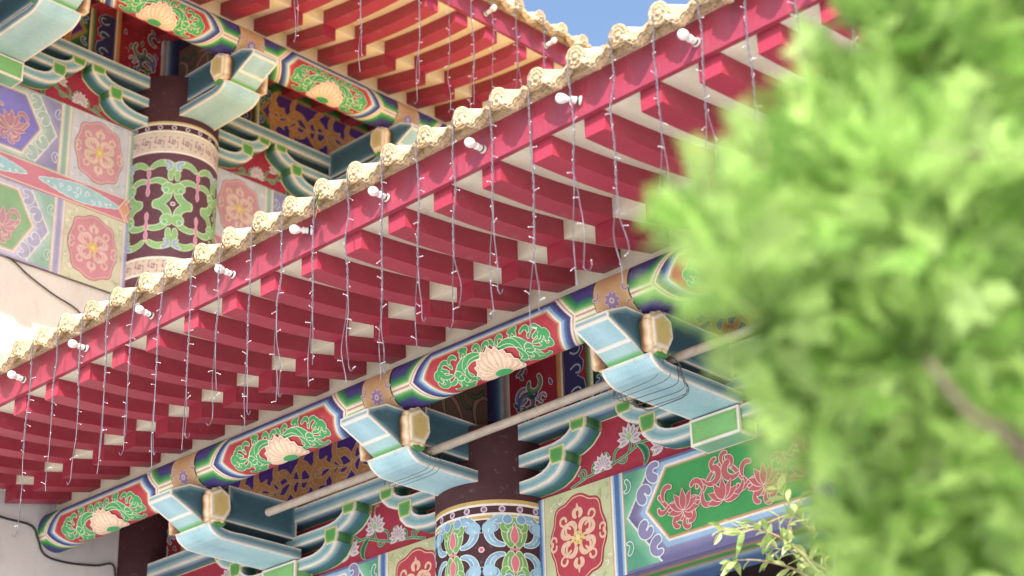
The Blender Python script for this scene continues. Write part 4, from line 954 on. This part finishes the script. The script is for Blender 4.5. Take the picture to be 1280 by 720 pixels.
led_m = MB(); led_m.tube([(0, 0, 0), (.012, 0, .002), (.017, 0, .001)], .0009, WHITE, 4); led_m.sphere((.020, 0, .001), .0022, WHITE, 6, 5)
led_src = None
def string_light(loc, length, seed, tails=2):
    global led_src
    r = random.Random(seed); root = empty('string_light', loc)
    n = 70; mb = MB(); split = r.uniform(.52, .72); ph = r.uniform(0, 6)
    wob = [r.uniform(-1, 1) for _ in range(8)]
    def base(t):
        k = t*7; i = min(int(k), 6); f = k-i; f = f*f*(3-2*f); wv = wob[i]*(1-f)+wob[i+1]*f
        wv2 = wob[7-i]*(1-f)+wob[6-i if i < 7 else 0]*f
        return np.array([.011*wv*min(1, t*5), .008*wv2*min(1, t*5), -t])
    ends = []
    for q in range(tails):
        L = length*(1-.10*r.random()*q); pts = []; spread = r.uniform(.03, .075)*(1 if q else -1); hook = r.random() < .5
        for t in np.linspace(0, L, n):
            f = t/length; p = base(t); a = ph+q*PI+t*95
            if f < split: p = p+np.array([.0030*math.cos(a), .0030*math.sin(a), 0])
            else:
                g = (f-split)/(1-split); s_ = spread*math.sin(g*PI*.75)+.006*math.sin(g*9+q*2)
                p = p+np.array([s_*.8, s_*.5*(1 if r.random() > 2 else -1), 0])
            pts.append(p)
        if hook:
            e = pts[-1]
            for t in np.linspace(.2, 1, 6): pts.append(e+np.array([spread*.5*t, 0, -.035*math.sin(t*PI*.55)+.03*t*t]))
        pts = np.array(pts)
        if q == 0: pts = np.concatenate([[[0, .012, .045], [0, .004, .02]], pts])   # lies over the tile cap
        mb.tube(pts, .0018, WHITE, 5); ends.append(pts)
    wire = mb.build('twisted_wire', M_wire, root)
    k = 0; t = .10
    while t < length:
        arr = ends[k % tails]; i = np.argmin(abs(arr[:, 2]+t)); p = arr[i]
        if led_src is None: led_src = led_m.build('led', M_led, root); o = led_src
        else: o = led_src.copy(); COL.objects.link(o); o.parent = root
        o.location = tuple(p); o.rotation_euler = (0, r.uniform(-.6, .5), r.uniform(0, 2*PI)); t += r.uniform(.04, .11); k += 1
    return root
ords = ['first', 'second', 'third', 'fourth', 'fifth', 'sixth', 'seventh', 'eighth', 'ninth', 'tenth', 'eleventh', 'twelfth', 'thirteenth', 'fourteenth', 'fifteenth', 'sixteenth', 'seventeenth', 'eighteenth', 'nineteenth', 'twentieth', 'twenty-first', 'twenty-second', 'twenty-third', 'twenty-fourth']
Ls = [.95, .86, .80, .92, .84, .95, .88, .86, .93, .90, .84, .94, .90, .82, .88, .90, .96, .88, .92, .9, .86, .9, .92, .9]
for i in range(24):
    x = -5.728+TS*(i-8)
    o = string_light((x-.0235, 4.537, 5.319), (Ls[i]+rr.uniform(-.09, .05))*(.92 if i < 8 else .98), 40+i, 2)
    tag(o, 'twisted white light string hanging from the low eave tiles, %s from the left edge' % ords[i], 'light string', 'light strings hanging from the low eave')
upY = [(4.42, 1.02), (4.74, 1.18), (4.95, .98), (5.34, .88), (5.73, .98), (6.19, .98), (6.62, .98), (6.86, .95), (7.05, .9), (7.22, .8), (7.42, .75), (7.66, .7)]
for i, (y, L) in enumerate(upY):
    o = string_light((-8.705+1.730, y+.018, 5.319+ZD), L, 90+i, 1 if i in (0, 3, 7, 9) else 2)
    tag(o, 'thin white light string hanging from the tall hall eave, %s from the left' % ords[i], 'light string', 'light strings hanging from the tall hall eave')

# weed tuft growing out of the tiles
mb = MB()
for i in range(26):
    a = rr.uniform(0, 2*PI); L = rr.uniform(.012, .03); e = np.array([math.cos(a)*L, math.sin(a)*L*.6, rr.uniform(-.06, .05)]); c0 = np.array([0, 0, rr.uniform(-.03, .02)])
    s_ = np.array([-math.sin(a), math.cos(a), .3])*.005
    mb.face([c0, c0+e*.5+s_, c0+e, c0+e*.5-s_], H(96, 110, 60) if i % 4 else H(170, 80, 60))
o = mb.build('weed_tuft', M_paint); o.location = (-5.365, 4.55, 5.28); tag(o, 'small green and rusty weed tuft hanging from the low eave tiles beside a light string', 'weed')

# ================================================================ conifer close to the viewer
def frond_points(n_side=7):
    """flat feathery spray along +x in the xy plane: list of quads (4 corner points)"""
    quads = []
    def seg(a, b, w0, w1):
        a = np.array(a); b = np.array(b); d = b-a; n = np.array([-d[1], d[0], 0]); n /= np.linalg.norm(n)+1e-9
        quads.append([a-n*w0, b-n*w1, b+n*w1, a+n*w0])
    L = .125
    seg((0, 0, 0), (L*.6, 0, .004), .0018, .0014); seg((L*.6, 0, .004), (L, 0, -.004), .0022, .0006)
    for i in range(n_side):
        x = L*(.12+.78*i/n_side)
        for sg in (-1, 1):
            l = .050*math.sin(PI*(.25+.65*(1-i/n_side)))*rng.uniform(.8, 1.15); a = .85+rng.uniform(-.1, .1)
            e = (x+l*math.cos(a), sg*l*math.sin(a), rng.uniform(-.008, .008)); seg((x, 0, 0), e, .0024, .0008)
            for k in range(4):
                t = .25+.2*k; p = (x+(e[0]-x)*t, e[1]*t, e[2]*t); l2 = l*.36*(1.15-t)
                for s2 in (-1, 1):
                    a2 = a*sg+s2*.75; seg(p, (p[0]+l2*math.cos(a2), p[1]+l2*math.sin(a2), p[2]+rng.uniform(-.004, .004)), .0019, .0007)
    return np.array(quads)
FR = [frond_points() for _ in range(4)]
def mat_leaf(name, c0, c1, trans=.42):
    m, nt, b = nodes(name)
    at = nt.nodes.new('ShaderNodeAttribute'); at.attribute_name = 'Col'; n1 = noise(nt, 40, 2)
    r1 = cramp(nt, n1.outputs[0], [(.3, (.8, .8, .8)), (.7, (1.15, 1.15, 1.15))]); c = mul(nt, at.outputs['Color'], r1.outputs[0])
    nt.links.new(c, b.inputs['Base Color']); b.inputs['Roughness'].default_value = .45
    tr = nt.nodes.new('ShaderNodeBsdfTranslucent'); nt.links.new(c, tr.inputs[0]); mx = nt.nodes.new('ShaderNodeMixShader'); mx.inputs[0].default_value = trans
    nt.links.new(b.outputs[0], mx.inputs[1]); nt.links.new(tr.outputs[0], mx.inputs[2]); nt.links.new(mx.outputs[0], nt.nodes['Material Output'].inputs[0]); return m
M_leaf = mat_leaf('conifer_foliage', None, None); M_leaf2 = mat_leaf('shrub_leaves', None, None)
M_bark = mat_flat('conifer_bark', H(118, 98, 80), .8, .25, 14, dirt=H(90, 66, 54), bumpy=.6)
def frames(dirs, ups):
    x = dirs/np.linalg.norm(dirs, axis=1)[:, None]; y = np.cross(ups, x); y /= np.linalg.norm(y, axis=1)[:, None]+1e-9; z = np.cross(x, y); return np.stack([x, y, z], -1)
lobes = [(1165, 60, 135, 2.75), (1060, 180, 95, 2.7), (970, 235, 66, 2.6), (905, 280, 58, 2.6), (912, 332, 60, 2.5), (965, 385, 82, 2.6), (1125, 0, 60, 2.7), (1030, 330, 105, 2.7), (1020, 500, 70, 2.65), (1050, 300, 110, 2.8), (1035, 450, 88, 2.7), (1085, 570, 84, 2.75), (1105, 660, 80, 2.7), (1140, 260, 150, 2.6), (1230, 110, 140, 2.9), (1140, 420, 140, 2.65), (1250, 300, 130, 3.05), (1240, 430, 140, 2.95), (1180, 590, 140, 2.75), (1290, 560, 120, 2.6), (1150, 700, 100, 2.8), (1270, 690, 140, 2.8), (1190, -40, 140, 2.8), (1330, 0, 170, 3.0),
 (1390, 200, 180, 2.9), (1400, 420, 180, 3.0), (1400, 640, 190, 2.9), (1200, 840, 170, 2.9), (1330, 900, 190, 2.8), (1470, 800, 190, 3.0), (1560, 300, 190, 3.0), (1580, 560, 200, 2.9), (1420, -160, 170, 2.9), (1500, 60, 180, 3.1), (1620, 100, 160, 2.9), (1700, 420, 170, 2.9), (1250, 1050, 190, 2.8), (1450, 1080, 200, 2.9), (1640, 980, 200, 2.9), (1520, 600, 220, 3.3), (1400, 300, 200, 3.35), (1450, 700, 200, 2.5), (1350, 1300, 190, 2.9), (1560, 1300, 200, 2.9), (1460, -320, 120, 2.95)]
trunk_xy = campt(1480, 620, 2.95)[:2]
tree = tag(empty('conifer_tree', (trunk_xy[0], trunk_xy[1], 0)), 'bright green feathery conifer, large and blurred close to the viewer at right', 'conifer')
T0 = np.array([trunk_xy[0], trunk_xy[1], 0])
P_, Cc = [], []
view = np.array(fw)
for (px, py, rp, dp) in lobes:
    c = campt(px, py, dp)-T0; R_ = rp*dp/2522; n = int(190*(rp/140)**2.0)
    dv = rng.normal(size=(n, 3)); dv /= np.linalg.norm(dv, axis=1)[:, None]; rad = R_*rng.uniform(.15, .78, n)**.6
    pos = c+dv*rad[:, None]*[1, 1, .95]; outw = dv*.8+np.array([-.15, -.15, .55])+rng.normal(size=(n, 3))*.35
    F = frames(outw, rng.normal(size=(n, 3))+[0, 0, .8]); sc = rng.uniform(.42, .8, n)
    shade = rng.normal(0, .14, n)+rng.normal(0, .08)
    base = np.where((rng.random(n) < .25)[:, None], lin((136, 176, 84)), lin((186, 216, 126)))
    base = base*(1+shade)[:, None]
    for i in range(n):
        q = FR[i % 4].reshape(-1, 3)*sc[i]; q = q.copy(); q[:, 2] -= (q[:, 0]**2)*1.2
        P_.append(q@F[i].T+pos[i]); Cc.append(np.repeat((base[i]*rng.uniform(.75, 1.2, len(q)//4)[:, None]), 4, 0))
Pv = np.concatenate(P_); Cv = np.clip(np.concatenate(Cc), 0, 1)
mb = MB(); mb.v = Pv.tolist(); mb.c = Cv.tolist(); nq = len(Pv)//4; mb.f = np.arange(nq*4).reshape(nq, 4).tolist(); mb.sm = [False]*nq
mb.build('crown', M_leaf, tree)
mb = MB(); mb.tube(sm([(0, 0, -.05), (.02, .01, 1.0), (-.01, .02, 2.0), (.01, 0, 3.0), (0, .01, 3.7)], 24), np.linspace(.085, .018, 24), WHITE, 10)
trk = mb.build('trunk', M_bark, tree)
mb = MB()
for k, (px, py, rp, dp) in enumerate(lobes):
    c = campt(px, py, dp)-T0; z0 = max(.5, min(3.4, c[2]-.25)); c = c+view*.12; a = np.array([0, 0, z0]); m = (a+c)/2+np.array([0, 0, -.05])+view*.10+rng.normal(size=3)*.03
    mb.tube(sm([a, m, c], 10), np.linspace(.010, .002, 10), WHITE, 6, caps=False)
p0 = campt(1160, 450, 2.2)-T0; p1 = campt(1215, 520, 2.15)-T0; p2 = campt(1300, 590, 2.25)-T0
mb.tube(sm([p0, p1, p2, (0, 0, 2.2)], 16), np.linspace(.003, .010, 16), WHITE, 8)
p0 = campt(1150, 180, 2.45)-T0; p1 = campt(1230, 195, 2.5)-T0; mb.tube(sm([p0, p1, campt(1330, 225, 2.6)-T0, (0, 0, 2.7)], 16), np.linspace(.002, .006, 16), WHITE, 8)
mb.build('branches', M_bark, trk)

# ================================================================ young broad-leaved tree below the beam
DS = 7.0
bx = campt(1045, 760, DS); shrub = tag(empty('leafy_sapling', (bx[0], bx[1], 0)), 'slender sapling with pale narrow leaves reaching up before the green lotus beam', 'sapling')
S0 = np.array([bx[0], bx[1], 0]); cp_ = lambda px, py, dd=0: campt(px, py, DS+dd)-S0
mb = MB(); top = cp_(1045, 760); mb.tube(sm([(0, 0, -.03), (.03, .02, 1.3), (-.02, .01, 2.6), top], 20), np.linspace(.03, .010, 20), WHITE, 8)
M_twig = mat_flat('green_twig_bark', H(150, 132, 96), .7, .2, 20); stem_o = mb.build('trunk', M_twig, shrub)
twigs = [([(1045, 760), (1030, 700), (1010, 660), (985, 628), (972, 612)], 0), ([(1040, 740), (1010, 700), (975, 672), (945, 662), (925, 668)], -.1), ([(1040, 745), (1000, 715), (960, 702), (925, 700), (915, 705)], .1),
 ([(1045, 730), (1040, 680), (1030, 640), (1012, 600), (1004, 566)], .1), ([(1020, 670), (990, 645), (955, 655), (915, 662), (900, 664)], 0), ([(1045, 735), (1060, 680), (1062, 630), (1055, 590)], -.15), ([(1050, 750), (1080, 700), (1100, 660)], -.1),
 ([(1040, 750), (990, 730), (950, 728), (930, 735)], 0), ([(1050, 755), (1030, 720), (990, 690), (985, 660), (998, 635)], -.05), ([(1045, 760), (1065, 800), (1120, 820)], .3), ([(1045, 770), (1000, 800), (940, 830)], -.3), ([(1045, 720), (1020, 705), (1000, 690), (960, 685)], .2)]
mbt = MB(); mbl = MB()
def leaf(p, d, L, Wd, col, droop):
    d = d/np.linalg.norm(d); up_ = np.array([0, 0, 1.])+rng.normal(size=3)*.6; sd = np.cross(d, up_); sd /= np.linalg.norm(sd); nn = np.cross(sd, d)
    rows = []
    for t, wv in ((0, .08), (.15, .55), (.4, 1), (.65, .85), (.85, .45), (1, .04)):
        c = p+d*L*t+np.array([0, 0, -droop*L*t*t]); rows.append([c-sd*Wd*wv+nn*Wd*.35*wv, c, c+sd*Wd*wv+nn*Wd*.35*wv])
    mbl.grid(np.array(rows).transpose(1, 0, 2), col, True)
for pts, dd in twigs:
    P3 = sm([cp_(a, b, dd*i/len(pts)) for i, (a, b) in enumerate(pts)], 26); mbt.tube(P3, np.linspace(.006, .0018, 26), WHITE, 5)
    for i in range(5, 26, 1):
        if rng.random() < .22: continue
        tdir = P3[min(i+1, 25)]-P3[i-1]; tdir /= np.linalg.norm(tdir); side = rng.normal(size=3); side -= tdir*(side@tdir); side /= np.linalg.norm(side)
        lg = rng.random(); c = mix(lin((140, 172, 92)), lin((222, 224, 160)), lg)
        leaf(P3[i], tdir*.6+side*.9, rng.uniform(.05, .095), rng.uniform(.009, .015), c, rng.uniform(0, .5))
mbt.build('twigs', M_twig, stem_o); mbl.build('crown', M_leaf2, shrub)
